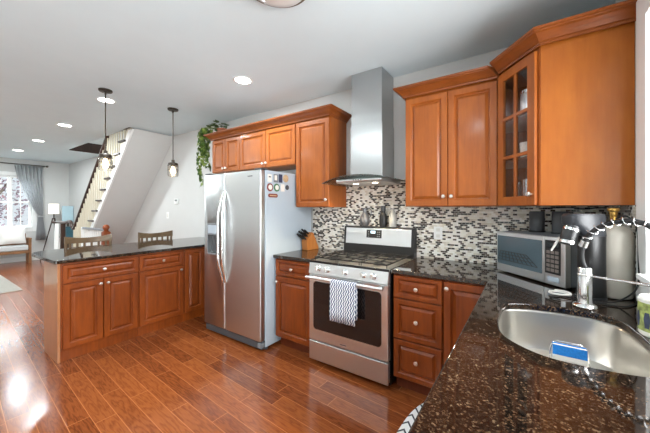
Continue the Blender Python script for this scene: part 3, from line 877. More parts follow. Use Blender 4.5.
bgd = MB().extrude([(-.002, -.012, .90), (-.002, -.092, .90), (-.002, -.086, 1.0), (-.002, -.070, 1.185), (-.002, -.02, 1.19), (-.002, -.012, 1.185)], (.764, 0, 0)).build('backguard', M['black'], r, True, bev=.008)
MB().extrude([(.025, -.0895, 1.012), (.025, -.0755, 1.172), (.025, -.07, 1.172), (.025, -.07, 1.012)], (.705, 0, 0)).build('backguard_panel', M['steel'], bgd, True, bev=.002)
ds = MB().extrude([(.268, -.0865, 1.078), (.268, -.0800, 1.158), (.268, -.076, 1.158), (.268, -.076, 1.078)], (.165, 0, 0)).build('clock_panel', M['black'], bgd, True, bev=.001)
MB().extrude([(.315, -.0850, 1.122), (.315, -.0828, 1.148), (.315, -.080, 1.148), (.315, -.080, 1.122)], (.05, 0, 0)).build('clock_display', M['display'], ds, True)
for i in range(3):
    for xx in (.285, .385, .405): MB().extrude([(xx, -.0875 + .0018 * i, 1.088 + .022 * i), (xx, -.0870 + .0018 * i, 1.096 + .022 * i), (xx, -.083, 1.096 + .022 * i), (xx, -.083, 1.088 + .022 * i)], (.012, 0, 0)).build('button', M['mgrey'], ds, True)
MB().box(.33, .39, -.0735, -.0720, .245, .252).xform(Matrix.Translation((0, -.600, 0))).build('badge', M['mgrey'], od, True)

# towel over the oven handle
tw = MB(); n = 18; cols = []
prof = [(-.7215, .50), (-.7215, .60), (-.7205, .70), (-.7195, .77), (-.7205, .786), (-.727, .793), (-.735, .7955), (-.743, .793), (-.7495, .786), (-.7515, .77), (-.7515, .70), (-.753, .62), (-.755, .54), (-.756, .465)]
for j in range(n + 1):
    x = .285 + .238 * j / n
    cols.append([(x, y - (.004 * math.sin(j * 1.1) * max(0, (.79 - z)) / .3 if y < -.74 else 0), z) for y, z in prof])
L = len(prof)
tw.add([p for c_ in cols for p in c_], [(a * L + b_, a * L + b_ + 1, (a + 1) * L + b_ + 1, (a + 1) * L + b_) for a in range(n) for b_ in range(L - 1)])
tag(tw.build('dish_towel', M['towel'], solid=.003), 'white dish towel with blue-grey zigzag pattern hanging on the oven handle', 'towel')

# bottles on the backguard
p = thing('pitcher', 'grey metal pitcher standing on the back of the range', 'pitcher', (.231, -.048, 1.1905))
MB().lathe([(0, 0), (.028, 0), (.045, .02), (.052, .055), (.046, .095), (.026, .13), (.020, .15), (.027, .185), (.024, .185), (.017, .15), (0, .14)], (0, 0, 0), 22).build('body', M['pitcher'], p)
MB().tube([(.018, 0, .165), (.05, 0, .185), (.075, 0, .16), (.068, 0, .11), (.045, 0, .08)], .0055).build('handle', M['pitcher'], p)
p = thing('bottle', 'black bottle standing on the back of the range beside the pitcher', 'bottle', (.434, -.046, 1.1905))
MB().lathe([(0, 0), (.036, 0), (.038, .01), (.038, .105), (.03, .125), (.022, .135), (.022, .155), (0, .155)], (0, 0, 0), 20).build('body', M['black'], p)
MB().lathe([(.024, .155), (.024, .20), (.02, .205), (0, .205)], (0, 0, 0), 18).build('cap', M['dgrey'], p)
p = thing('bottle', 'pale frosted bottle standing right of the black bottle on the range back', 'bottle', (.535, -.046, 1.1905))
MB().lathe([(0, 0), (.036, 0), (.038, .01), (.038, .115), (.026, .145), (.015, .16), (.015, .185), (0, .185)], (0, 0, 0), 20).build('body', M['paleglass'], p)
MB().lathe([(.017, .185), (.017, .205), (0, .206)], (0, 0, 0), 16).build('cap', M['ceramic'], p)

# ------------------------------------------------------------------ range hood
h = thing('range_hood', 'stainless chimney range hood with curved glass canopy above the range', 'range hood', (.37, -.2, 1.6))
MB().box(.200, .532, -.282, -.009, 1.655, 2.158).build('chimney', M['steel_dark'], h, True, bev=.002)
MB().box(.206, .526, -.276, -.009, 2.158, 2.655).build('chimney', M['steel_dark'], h, True, bev=.002)
MB().extrude([(.14, -.0095, 1.603), (.14, -.44, 1.603), (.14, -.45, 1.615), (.14, -.45, 1.632), (.14, -.30, 1.655), (.14, -.0095, 1.655)], (.46, 0, 0)).build('canopy_body', M['steel'], h, True, bev=.006)
gp = []
NX, NY = 20, 8
for i in range(NX + 1):
    t = i / NX * 2 - 1; x = .381 + .372 * t; z = 1.660 - .055 * t * t
    for j in range(NY + 1):
        s_ = j / NY; gp.append((x, -.0105 - (.475 + .045 * (1 - t * t)) * s_, z))
ca = MB().add(gp, [(i * (NY + 1) + j, (i + 1) * (NY + 1) + j, (i + 1) * (NY + 1) + j + 1, i * (NY + 1) + j + 1) for i in range(NX) for j in range(NY)])
ca.build('glass_canopy', M['hoodglass'], h, True, solid=.008)
for x in (.27, .47):
    MB().lathe([(.025, 1.6025), (.025, 1.6000), (0, 1.6)], (x, -.30, 0), 18).build('hood_lamp', M['hoodlamp'], h, True)
for i in range(4): MB().cyl((.33 + .025 * i, -.451, 1.6235), (.33 + .025 * i, -.454, 1.6235), .005).build('button', M['dgrey'], h, True)
for x in (.27, .47):
    l = bpy.data.lights.new('hood_lamp_light', 'SPOT'); l.energy = 26; l.color = (1, .80, .52); l.spot_size = 2.2; l.spot_blend = .6; l.shadow_soft_size = .025
    o = bpy.data.objects.new('hood_lamp_light', l); o.location = (x, -.20, 1.59); o.rotation_euler = (-.55, 0, 0); COL.objects.link(o)

# ------------------------------------------------------------------ knife block
k = thing('knife_block', 'slanted wooden knife block with black-handled knives beside the refrigerator', 'knife block', (-.405, -.135, .9145), math.radians(82))
sl = [(-.095, 0), (.075, 0), (.075, .02), (-.005, .185), (-.03, .195), (-.105, .10)]
MB().extrude([(x, -.045, z) for x, z in sl], (0, .09, 0)).build('block', M['block'], k, bev=.004)
nrm = Vector((-.095, 0, .075)).normalized(); along = Vector((.075, 0, .095)).normalized()
for i, (a, y) in enumerate([(.018, -.028), (.018, 0), (.018, .028), (.055, -.026), (.055, .002), (.055, .028), (.09, -.02), (.09, .016)]):
    base = Vector((-.105, y, .10)) + along * a
    L_ = .085 + .012 * (i % 3)
    MB().tube([base - nrm * .012, base + nrm * .012], .006, 8).build('knife_bolster', M['chrome'], k)
    kn = MB().tube([base + nrm * .0125, base + nrm * .03, base + nrm * (L_ - .012), base + nrm * L_], [.0085, .0095, .0105, .007], 8).build('knife_handle', M['black'], k)

# ------------------------------------------------------------------ microwave
th = math.atan2(-.385, .355)
m_ = thing('microwave', 'stainless countertop microwave with dark door window set across the corner', 'microwave', (1.45, -.245, .914), th)
MWW, MWD, MWH = .535, .325, .29
MB().box(.004, MWW - .004, .02, MWD, .012, MWH).build('body', M['mgrey'], m_, bev=.006)
for x in (.04, MWW - .04):
    for y in (.05, MWD - .05): MB().cyl((x, y, .0005), (x, y, .014), .014).build('foot', M['black'], m_)
md = MB().box(0, .395, -.018, .0195, .010, MWH - .002).build('door', M['steel'], m_, bev=.005)
MB().box(.012, .388, -.0215, -.0175, .062, MWH - .028).build('door_window', M['mwglass_sheen'], md, bev=.002)
rk = MB()
def rbar(xa, za, xb_, zb_, w_=.0022):
    d_ = Vector((xb_ - xa, 0, zb_ - za)).normalized(); nn = Vector((-d_.z, 0, d_.x)) * w_
    rk.extrude([(xa - nn.x, -.0228, za - nn.z), (xb_ - nn.x, -.0228, zb_ - nn.z), (xb_ + nn.x, -.0228, zb_ + nn.z), (xa + nn.x, -.0228, za + nn.z)], (0, .0014, 0))
for i in range(10):
    t = i / 9; rbar(.022 + .335 * t, .092, .045 + .225 * t, .155)
for t in (0, .35, .68, 1): rbar(.022 + .023 * t, .092 + .063 * t, .357 - .087 * t, .092 + .063 * t)
rk.build('oven_rack', M['black'], md)
cpn = MB().box(.398, MWW, -.018, .0195, .010, MWH - .002).build('control_panel', M['steel'], m_, bev=.005)
MB().box(.408, .508, -.0205, -.0175, .075, MWH - .02).build('keypad', M['black'], cpn, bev=.002)
MB().box(.418, .498, -.022, -.0205, .225, .255).build('display', M['blackgloss'], cpn)
for i in range(3):
    for j in range(5): MB().box(.419 + .028 * i, .441 + .028 * i, -.0225, -.0203, .088 + .026 * j, .106 + .026 * j).build('key', M['keygrey'], cpn, bev=.001)
MB().box(.425, .50, -.0225, -.0175, .03, .06).build('open_button', M['grey'], cpn, bev=.003)
# canisters on the microwave
def on_mw(x, y): return Vector((1.45, -.245, 0)) + Vector((math.cos(th) * x - math.sin(th) * y, math.sin(th) * x + math.cos(th) * y, 0))
for (x, y, lb) in ((.125, .20, 'dark grey cylindrical canister on top of the microwave, left one'), (.285, .22, 'dark grey cylindrical canister on the microwave, partly behind the soda maker')):
    q = on_mw(x, y)
    t_ = thing('canister', lb, 'canister', (q.x, q.y, .914 + MWH + .0005), 0, 'canisters on the microwave')
    MB().lathe([(0, .012), (.044, .012), (.046, .02), (.046, .138), (.042, .145), (0, .145)], (0, 0, 0), 28).build('body', M['dgrey'], t_)
    MB().lathe([(0, 0), (.050, 0), (.052, .006), (.050, .0115), (0, .0115)], (0, 0, 0), 28).build('base', M['black'], t_)

# ------------------------------------------------------------------ soda maker and gas tank
fa = math.atan2(-.55, -.84)
s_ = thing('soda_maker', 'black soda maker with overhanging head in front of the grey gas cylinder', 'soda maker', (1.893, -.742, .9145), fa)
# local +X is the front
def ell(a, b_, cx, z, n=28, p=2.6): return [(cx + a * (abs(math.cos(t)) ** (2 / p)) * (1 if math.cos(t) >= 0 else -1), b_ * (abs(math.sin(t)) ** (2 / p)) * (1 if math.sin(t) >= 0 else -1), z) for t in [2 * PI * i / n for i in range(n)]]
MB().loft([ell(.062, .050, 0, .012), ell(.057, .048, -.002, .05), ell(.055, .047, -.003, .28), ell(.058, .049, 0, .315)]).build('body', M['soda'], s_)
MB().loft([ell(.066, .053, .003, 0), ell(.066, .053, .003, .012)]).build('base', M['sodatop'], s_, bev=.003)
MB().loft([ell(.060, .050, .0, .316), ell(.078, .053, .022, .345), ell(.095, .056, .038, .375), ell(.096, .057, .038, .415), ell(.088, .051, .035, .427)]).build('head', M['sodatop'], s_)
nz = MB().tube([(.095, .008, .372), (.118, .008, .315), (.130, .008, .272)], [.034, .036, .032], 20).build('nozzle', M['black'], s_)
MB().tube([(.103, .008, .352), (.108, .008, .340)], .0368, 20).tube([(.124, .008, .292), (.1285, .008, .277)], .0350, 20).build('nozzle_ring', M['chrome'], nz)
MB().tube([(.140, -.024, .305), (.158, -.029, .270), (.176, -.034, .235)], [.006, .006, .004], 10).build('lever', M['paleplastic'], s_)
TX, TY = 1.996, -.640
t_ = thing('gas_cylinder', 'pale grey gas cylinder with a brass valve beside the soda maker', 'gas cylinder', (TX, TY, .9145))
MB().lathe([(0, .004), (.060, 0), (.073, .006), (.078, .02), (.078, .30), (.074, .328), (.060, .35), (.035, .364), (.02, .368), (0, .368)], (0, 0, 0), 32).build('tank', M['tank'], t_)
v = MB().lathe([(.018, .368), (.018, .382), (.014, .385), (.014, .42), (.017, .422), (.017, .437), (0, .438)], (0, 0, 0), 16).build('valve', M['brass'], t_)
MB().cyl((0, -.014, .402), (0, -.045, .402), .008).build('valve_outlet', M['brass'], v)
MB().lathe([(.022, .438), (.025, .442), (.025, .452), (.022, .456), (0, .456)], (0, 0, 0), 12).build('valve_knob', M['brass'], t_)


def bez(P, n=24):
    P = [Vector(p) for p in P]; out = []
    for i in range(len(P) - 1):
        p0 = P[max(i - 1, 0)]; p1 = P[i]; p2 = P[i + 1]; p3 = P[min(i + 2, len(P) - 1)]
        for s in range(n):
            t = s / n
            out.append(tuple(.5 * ((2 * p1) + (p2 - p0) * t + (2 * p0 - 5 * p1 + 4 * p2 - p3) * t * t + (3 * p1 - p0 - 3 * p2 + p3) * t ** 3)))
    out.append(tuple(P[-1])); return out


tag(MB().tube(bez([(TX, TY - .048, 1.3165), (TX + .035, TY - .07, 1.33), (TX + .068, TY - .08, 1.27), (TX + .069, TY - .10, 1.12), (TX + .055, TY - .14, 1.0), (TX - .005, TY - .16, .935), (TX - .06, TY - .175, .9195), (TX - .10, TY - .185, .9195)], 10), .0038, 8).build('gas_hose', M['rubber']), 'thin black hose looping down from the brass valve', 'hose')
tag(MB().tube(bez([(2.06, -.75, .9185), (2.0, -.84, .9185), (1.93, -.853, .9185), (1.85, -.84, .9185), (1.77, -.80, .9185), (1.72, -.85, .9185), (1.76, -.88, .9185)], 10), .0036, 8).build('power_cord', M['rubber']), 'black power cord lying on the counter behind the faucet', 'cord')
tag(MB().tube([(1.765 + .045 * math.cos(a), -.775 + .04 * math.sin(a), .9235 + .001 * a) for a in [2 * PI * i / 22 for i in range(30)]], .005, 8).build('cable_coil', M['paleplastic']), 'pale coil of cable on the counter between microwave and faucet', 'cable')
tag(MB().tube(bez([(1.70, -.006, 1.366), (1.76, -.02, 1.372), (1.88, -.03, 1.375), (1.96, -.04, 1.366), (2.03, -.05, 1.374), (2.072, -.06, 1.372)], 8), .004, 8).build('under_cabinet_cable', M['rubber']), 'black cable fixed under the corner wall cabinet', 'cord')

# ------------------------------------------------------------------ faucet
fx, fy = 1.845, -.931
fc = thing('faucet', 'chrome spring faucet with black hose and long side arm behind the sink', 'faucet', (fx, fy, .9145))
MB().lathe([(0, 0), (.044, 0), (.046, .006), (.042, .014), (.030, .020), (.029, .024), (.027, .05), (.0265, .178), (.024, .182), (0, .182)], (0, 0, 0), 28).build('body', M['chrome'], fc)
MB().lathe([(.0268, .145), (.0282, .147), (.0282, .152), (.0268, .154)], (0, 0, 0), 24).build('collar', M['nickel'], fc)
AD = Vector((.82, -.57, 0)).normalized()
hp = [(0, 0, .18), (-.012, 0, .22), (-.010, 0, .27), (.012, 0, .325), (.050, 0, .365), (.10, 0, .392), (.16, 0, .402), (.215, 0, .385), (.245, 0, .34), (.25, 0, .27)]
hose = [(AD.x * x, AD.y * x, z) for x, _, z in bez(hp, 8)]
MB().tube(hose, .0105, 12).build('hose', M['rubber'], fc)
i0 = int(len(hose) * .30); sub = hose[i0:int(len(hose) * .93)]
sp = []; turns = 10; N = turns * 14
for i in range(N + 1):
    t = i / N * (len(sp or sub) - 1) if False else i / N * (len(sub) - 1)
    a = int(min(t, len(sub) - 2)); p_ = Vector(sub[a]).lerp(Vector(sub[a + 1]), t - a)
    tn = (Vector(sub[a + 1]) - Vector(sub[a])).normalized(); sd = Vector((-AD.y, AD.x, 0)); up = tn.cross(sd)
    ph = 2 * PI * turns * i / N
    sp.append(tuple(p_ + sd * .0155 * math.cos(ph) + up * .0155 * math.sin(ph)))
MB().tube(sp, .0026, 6).build('spring', M['chrome'], fc)
cpos = hose[i0 - 3]
MB().tube([hose[i0 - 4], hose[i0 - 2], hose[i0]], .0165, 16).build('hose_collar', M['chrome'], fc)
e_ = Vector(hose[-1]); MB().tube([tuple(e_ + Vector((0, 0, .01))), tuple(e_ - Vector((0, 0, .03))), tuple(e_ - Vector((0, 0, .09)))], [.015, .019, .016], 16).build('spray_head', M['chrome'], fc)
MB().tube([(.02, -.012, .146), (AD.x * .25, AD.y * .25, .154)], .0058, 12).build('side_arm', M['chrome'], fc)
MB().lathe([(.020, .133), (.022, .136), (.022, .150), (.020, .153)], (AD.x * .25, AD.y * .25, .011), 18).build('arm_clip', M['chrome'], fc)

# sponge in its wire holder
sg = thing('sponge_holder', 'chrome wire sponge holder standing in the sink', 'sponge holder', (1.757, -1.25, .7))
wr = MB()
for dy, hh in ((-.016, -.07), (.016, 0)):
    wr.tube([(-.06, dy, .003), (-.06, dy, .10 + hh), (-.052, dy, .132 + hh), (-.035, dy, .144 + hh), (.035, dy, .144 + hh), (.052, dy, .132 + hh), (.06, dy, .10 + hh), (.06, dy, .003)], .0025, 8)
for x in (-.06, -.02, .02, .06): wr.tube([(x, -.016, .078), (x, .016, .078)], .0025, 8)
wr.build('wire_frame', M['chrome'], sg)
sp_ = thing('sponge', 'blue scrubbing sponge with pale foam side resting in the holder', 'sponge', (1.757, -1.25, .781), 0)
MB().box(-.052, .052, -.0125, .002, 0, .058).build('foam', M['paleplastic'], sp_, bev=.003)
MB().box(-.052, .052, -.013, -.0126, .02, .058).box(-.052, .052, .002, .012, 0, .058).build('scrubber', M['sponge'], sp_, bev=.001)

# jar at the window
j = thing('jar', 'glass jar with a green and blue printed wrap on the counter by the window', 'jar', (2.014, -1.185, .9145))
MB().lathe([(0, 0), (.05, 0), (.054, .006), (.054, .128), (.050, .132), (.0, .132)], (0, 0, 0), 32).build('body', M['ceramic'], j)
MB().lathe([(.0545, .018), (.0545, .118)], (0, 0, 0), 32).build('wrap', M['label'], j)
lm = MB()
for a in range(10):
    an = 2 * PI * a / 10; lm.add([((.0552) * math.cos(an + d), (.0552) * math.sin(an + d), z) for d, z in ((0, .03), (.22, .03), (.30, .06), (.22, .085), (0, .085), (-.08, .06))], [(0, 1, 2, 3, 4, 5)])
lm.build('printed_flower', M['navy'], j)
MB().lathe([(.055, .118), (.056, .122), (.056, .13), (.05, .137), (0, .138)], (0, 0, 0), 28).build('lid', M['paleplastic'], j)

# outlet
def plate(name, label, x, z, w, h, kind):
    t_ = thing(name, label, kind, (x, -.0005 - (.008 if z < 1.3 and x > 0 else 0), z))
    MB().box(-w / 2, w / 2, -.006, 0, -h / 2, h / 2).build('cover_plate', M['white'], t_, bev=.002)
    return t_
o = plate('outlet', 'white double outlet on the mosaic backsplash right of the range', .955, 1.15, .075, .115, 'outlet')
for dz in (-.027, .027): MB().box(-.017, .017, -.0085, -.006, dz - .014, dz + .014).build('socket', M['paleplastic'], o, bev=.002)
o = plate('light_switch', 'white light switch on the wall below the thermostat', -3.83, 1.25, .075, .115, 'switch')
MB().box(-.016, .016, -.010, -.006, -.033, .033).build('rocker', M['ceramic'], o, bev=.002)
o = thing('thermostat', 'small white thermostat on the wall under the slope of the stairs', 'thermostat', (-3.52, -.0005, 1.50))
MB().box(-.055, .055, -.022, 0, -.045, .045).build('case', M['white'], o, bev=.004)
MB().box(-.03, .04, -.0235, -.022, -.0, .03).build('screen', M['mgrey'], o)

# ------------------------------------------------------------------ ceiling fixtures
cans = [(-.762, -.776, 'recessed ceiling light nearest the range hood'), (-2.56, -1.32, 'recessed ceiling light beside the left pendant canopy'), (-4.34, -1.27, 'recessed ceiling light beyond the peninsula, third from the range hood'),
        (-6.10, -1.23, 'recessed ceiling light over the living room, fourth from the range hood'), (-7.75, -1.24, 'recessed ceiling light farthest away, nearest the curtain'),
        (-.762, -2.9, 'added recessed fill light over the kitchen floor behind the camera, left one'), (1.0, -2.9, 'added recessed fill light over the kitchen floor behind the camera, right one'),
        (-2.56, -3.0, 'added recessed fill light on the open side of the peninsula, outside the view'), (-4.34, -3.0, 'added recessed fill light over the dining floor, outside the view'),
        (-6.10, -3.0, 'added recessed fill light over the area rug, outside the view')]  # last five are unseen, added to brighten the rooms
first = None
for (x, y, lb) in cans:
    if first is None:
        first = thing('recessed_light', lb, 'ceiling light', (x, y, H), 0, 'recessed ceiling lights')
        MB().lathe([(.072, -.001), (.095, -.001), (.097, -.006), (.09, -.010), (.074, -.006)], (0, 0, 0), 32).build('trim_ring', M['white'], first)
        MB().lathe([(0, -.0065), (.073, -.0065), (.073, -.0015), (0, -.0015)], (0, 0, 0), 32).build('lens', M['lampglow'], first)
    else:
        c_ = copy_tree(first); c_.location = (x, y, H); c_['label'] = lb
    l = bpy.data.lights.new('recessed_light_lamp', 'AREA'); l.shape = 'DISK'; l.size = .14; l.energy = 18 if x > -3 else 27; l.color = (.88, .97, 1.0)
    lo = bpy.data.objects.new('recessed_light_lamp', l); lo.location = (x, y, H - .012); COL.objects.link(lo)

pend = None
for (x, y, lb) in ((-2.215, -1.436, 'glass jar pendant lamp over the free end of the peninsula'), (-2.212, -.726, 'glass jar pendant lamp over the peninsula nearest the refrigerator')):
    if pend is None:
        pend = thing('pendant_lamp', lb, 'pendant lamp', (x, y, H), 0, 'pendants over the peninsula')
        MB().lathe([(0, 0), (.062, 0), (.062, -.014), (.055, -.022), (.012, -.024), (.010, -.05), (0, -.05)], (0, 0, 0), 28).build('ceiling_canopy', M['bronze'], pend)
        MB().cyl((0, 0, -.04), (0, 0, -.675), .0055).build('rod', M['bronze'], pend)
        MB().lathe([(0, -.66), (.018, -.66), (.020, -.69), (.050, -.70), (.056, -.705), (.056, -.735), (.05, -.737), (.05, -.712), (0, -.70)], (0, 0, 0), 28).build('cap', M['bronze'], pend)
        MB().lathe([(.052, -.738), (.059, -.745), (.060, -.86), (.056, -.875), (.02, -.878)], (0, 0, 0), 28).build('glass_jar', M['jar'], pend)
        sk = MB().lathe([(0, -.70), (.016, -.70), (.016, -.745), (0, -.745)], (0, 0, 0), 16).build('socket', M['bronze'], pend)
        MB().lathe([(.010, -.745), (.014, -.757), (.028, -.79), (.029, -.815), (.018, -.84), (0, -.847)], (0, 0, 0), 18).build('bulb', M['bulb'], sk)
        cg = MB()
        for a in range(4):
            an = PI / 4 + a * PI / 2; cg.tube([(.0625 * math.cos(an), .0625 * math.sin(an), -.72), (.0625 * math.cos(an), .0625 * math.sin(an), -.86)], .0022, 6)
        for z in (-.738, -.79): cg.tube([(.0625 * math.cos(2 * PI * i / 24), .0625 * math.sin(2 * PI * i / 24), z) for i in range(24)], .0022, 6, closed=True)
        cg.build('wire_cage', M['bronze'], pend)
    else:
        c_ = copy_tree(pend); c_.location = (x, y, H); c_['label'] = lb

fl = thing('flush_ceiling_light', 'round ceiling light with bronze rim at the top edge of the view', 'ceiling light', (.46, -1.52, H))
MB().lathe([(0, 0), (.17, 0), (.175, -.02), (.192, -.028), (.196, -.042), (.190, -.05), (.178, -.046)], (0, 0, 0), 48).build('rim', M['ringmetal'], fl)
MB().lathe([(.180, -.044), (.165, -.065), (.11, -.088), (.05, -.098), (0, -.10)], (0, 0, 0), 48).build('glass_dome', M['dome'], fl)
# ------------------------------------------------------------------ plant
pl = thing('potted_plant', 'trailing green plant hanging from the left end of the upper cabinets', 'plant', (-1.93, -.20, 2.373))
MB().lathe([(0, 0), (.05, 0), (.068, .09), (.074, .09), (.074, .105), (.066, .105), (.06, .02), (0, .02)], (0, 0, 0), 24).build('pot', M['pot'], pl)
vines = MB(); leaves = MB(); pale = MB()
def leaf(mb, p, d, s):
    d = Vector(d).normalized(); up = Vector((random.uniform(-.5, .5), random.uniform(-.5, .5), 1)); w = d.cross(up).normalized(); nn = w.cross(d)
    p = Vector(p)
    mb.add([p, p + d * s * .25 + w * s * .38 + nn * .006, p + d * s * .62 + w * s * .32, p + d * s * 1.1 - nn * s * .15, p + d * s * .62 - w * s * .32, p + d * s * .25 - w * s * .38 + nn * .006, p + d * s * .5 - nn * s * .08],
           [(0, 1, 6), (1, 2, 6), (2, 3, 6), (3, 4, 6), (4, 5, 6), (5, 0, 6)])
for i in range(46):
    a = random.uniform(0, 2 * PI); q = Vector((.09 * math.cos(a) * random.random() + random.uniform(-.14, .0), .09 * math.sin(a) * random.random() - .03, .11 + random.uniform(0, .08)))
    leaf(leaves, q, (math.cos(a), math.sin(a), random.uniform(-.3, .5)), random.uniform(.05, .075))
for (ex, ey, L_) in ((-.25, -.12, .40), (-.245, -.16, .66), (-.26, -.08, .30), (-.25, -.19, .54), (-.24, -.14, .22), (-.255, -.05, .44)):
    pts = bez([(-.02, -.03, .10), (ex * .6, ey * .7, .125), (ex * .95, ey, .06), (ex, ey, -.06), (ex - .01, ey - .01, -L_ * .6), (ex + .02, ey, -L_)], 8)
    vines.tube(pts, .003, 6)
    for n_, q in enumerate(pts[10:]):
        for _ in range(2 if n_ % 2 else 1):
            a = random.uniform(0, 2 * PI)
            q2 = Vector(q)
            if q2.x > -.20 and q2.z < .08: continue
            leaf(pale if random.random() < .45 else leaves, q2, (math.cos(a) * .7 - .1, math.sin(a) * .7, random.uniform(-1.4, -.4)), random.uniform(.040, .066))
vines.build('vine', M['leaf_pale'], pl); leaves.build('foliage', M['leaf'], pl); pale.build('foliage', M['leaf_pale'], pl)['label'] = 'pale yellow-green leaves'

# ------------------------------------------------------------------ bar stools
stl = None
for (y, lb) in ((-1.355, 'wooden bar stool with slatted back, at the free end of the peninsula'), (-.58, 'wooden bar stool with slatted back, nearer the refrigerator')):
    if stl is None:
        stl = thing('bar_stool', lb, 'stool', (-2.83, y, 0), 0, 'stools behind the peninsula')
        MB().loft([ell(.17, .19, 0, .62), ell(.185, .205, 0, .635), ell(.185, .205, 0, .655), ell(.175, .195, 0, .662)]).build('seat', M['stool'], stl)
        def back_rail(z0, z1, th, flare):
            mb = MB(); N_ = 14; L0 = []
            for i in range(N_ + 1):
                t = i / N_ * 2 - 1; yy = .235 * t; xx = -.20 + .045 * t * t
                zt = z1 + flare * t * t
                L0.append([(xx - th / 2, yy, z0 + flare * .3 * t * t), (xx + th / 2, yy, z0 + flare * .3 * t * t), (xx + th / 2, yy, zt), (xx - th / 2, yy, zt)])
            return mb.loft(L0)
        back_rail(.940, 1.005, .022, .030).build('top_rail', M['stool'], stl, bev=.004)
        back_rail(.872, .898, .020, .0).build('lower_rail', M['stool'], stl, bev=.003)
        for t in (-.75, -.45, -.15, .15, .45, .75):
            MB().box(-.213 + .045 * t * t, -.197 + .045 * t * t, .235 * t - .010, .235 * t + .010, .888, .950).build('spindle', M['stool'], stl)
        for sgn in (-1, 1):
            MB().tube([(-.165, .20 * sgn, 0), (-.15, .185 * sgn, .62), (-.165, .215 * sgn, .80), (-.160, .222 * sgn, .99)], [.016, .018, .016, .014], 10).build('leg', M['stool'], stl)
            MB().tube([(.165, .19 * sgn, 0), (.14, .165 * sgn, .63)], [.015, .018], 10).build('leg', M['stool'], stl)
            MB().tube([(-.158, .19 * sgn, .30), (.152, .178 * sgn, .30)], .010, 8).build('stretcher', M['stool'], stl)
        MB().tube([(.155, -.18, .22), (.155, .18, .22)], .010, 8).build('foot_rail', M['stool'], stl)
    else:
        c_ = copy_tree(stl); c_.location = (-2.83, y, 0); c_['label'] = lb

# ------------------------------------------------------------------ staircase
SY = -.65; slope = .955
def soff(x): return 2.645 - slope * (-3.587 - x)      # soffit height on the stringer's lower edge
st = thing('staircase', 'white staircase with dark rail climbing along the wall beyond the peninsula', 'staircase', (-5.2, -.32, 0))
rise, run = .192, .201
xt = -3.60
# sloped soffit slab
xa = -3.587 + .0; xb = -3.587 - 2.645 / slope
MB().extrude([(xb, SY + .03, .001), (xa, SY + .03, soff(xa)), (xa - .12, SY + .03, soff(xa) - .005 + .0), (xb - .12, SY + .03, .001)], (0, -SY - .031, 0)).build('soffit', M['paint'], st, True)
MB().extrude([(xb, SY, .001), (xa - .01, SY, soff(xa - .01)), (xa - .15, SY, soff(xa - .01)), (xb - .14, SY, .001)], (0, .029, 0)).build('stringer', M['white'], st, True)
n = 0; bal = 0
xn = xb - .22
treads = []
z = rise
while z < 2.75:
    xf = xb - .109 + run * (z / rise - 1)
    treads.append((xf, z)); z += rise
for (xf, z) in treads:
    MB().box(xf - .025, xf + run + .01, SY - .03, -.002, z - .03, z).build('tread', M['tread'], st, True, bev=.006)
    MB().box(xf, xf + .018, SY + .03, -.002, z - rise, z - .0305).build('riser', M['riser'], st, True)
    MB().extrude([(xf, SY + .001, z - .0305), (xf + run, SY + .001, z - .0305), (xf + run, SY + .001, max(.002, soff(xf + run) + .12)), (xf, SY + .001, max(.002, soff(xf) + .12))], (0, .027, 0)).build('tread_bracket', M['cream'], st, True)
def rail_z(x): return soff(x) + 1.005
for (xf, z) in treads:
    for o_ in (.035, .135):
        x = xf + o_; zt = rail_z(x) - .03
        if x < -6.25: zt = 1.03
        if z > 2.45: zt = min(zt, 3.3)
        MB().lathe([(.014, z), (.014, z + .10), (.018, z + .13), (.012, z + .2), (.015, z + (zt - z) * .6), (.012, zt - .06), (.012, zt)], (x, SY + .012, 0), 8).build('baluster', M['cream'], st, True)
pts = bez([(-7.62, SY - .06, 1.055), (-7.45, SY + .0, 1.055), (-7.05, SY + .012, 1.06), (-6.66, SY + .012, 1.09), (-6.45, SY + .012, rail_z(-6.45) + .03), (-6.1, SY + .012, rail_z(-6.1)), (-5.0, SY + .012, rail_z(-5.0)), (-4.2, SY + .012, rail_z(-4.2))], 8)
MB().tube(pts, .032, 12).build('handrail', M['darkwood'], st, True)
MB().box(-7.24, -7.16, SY - .03, SY + .05, 0, 1.03).build('newel_post', M['darkwood'], st, True, bev=.006)
for x in (-7.55, -7.44, -7.34): MB().cyl((x, SY - .05, 0), (x, SY - .03, 1.03), .016, seg=8).build('baluster', M['white'], st, True)
l = bpy.data.lights.new('upper_hall_fill', 'POINT'); l.energy = 16; l.shadow_soft_size = .12; l.color = (1, .97, .93)  # unseen fill light, added to brighten the stairwell opening
o = bpy.data.objects.new('upper_hall_fill', l); o.location = (-5.2, -.95, 4.6); COL.objects.link(o)
# guard of the cellar stairs with its brown newel
gr = thing('stair_guard', 'low white guard rail with brown turned newel post below the stairs', 'railing', (-4.3, -.765, 0))
MB().box(-.05, .05, -.05, .05, 0, .98).build('newel_post', M['newel'], gr, bev=.006)
MB().lathe([(.045, .981), (.05, .99), (.03, 1.0), (.036, 1.02), (.05, 1.045), (.045, 1.075), (.025, 1.10), (0, 1.105)], (0, 0, 0), 20).build('finial', M['newel'], gr)
MB().box(-1.2, -.05, .01, .05, .985, 1.02).build('rail', M['mgrey'], gr, bev=.005)
for i in range(11): MB().box(-1.17 + .1 * i, -1.15 + .1 * i, .02, .04, .08, .985).build('baluster', M['white'], gr)
MB().box(-1.2, -.05, .01, .05, .04, .08).build('bottom_rail', M['white'], gr)
MB().box(-1.24, -1.2, .005, .055, 0, 1.02).build('end_post', M['white'], gr)

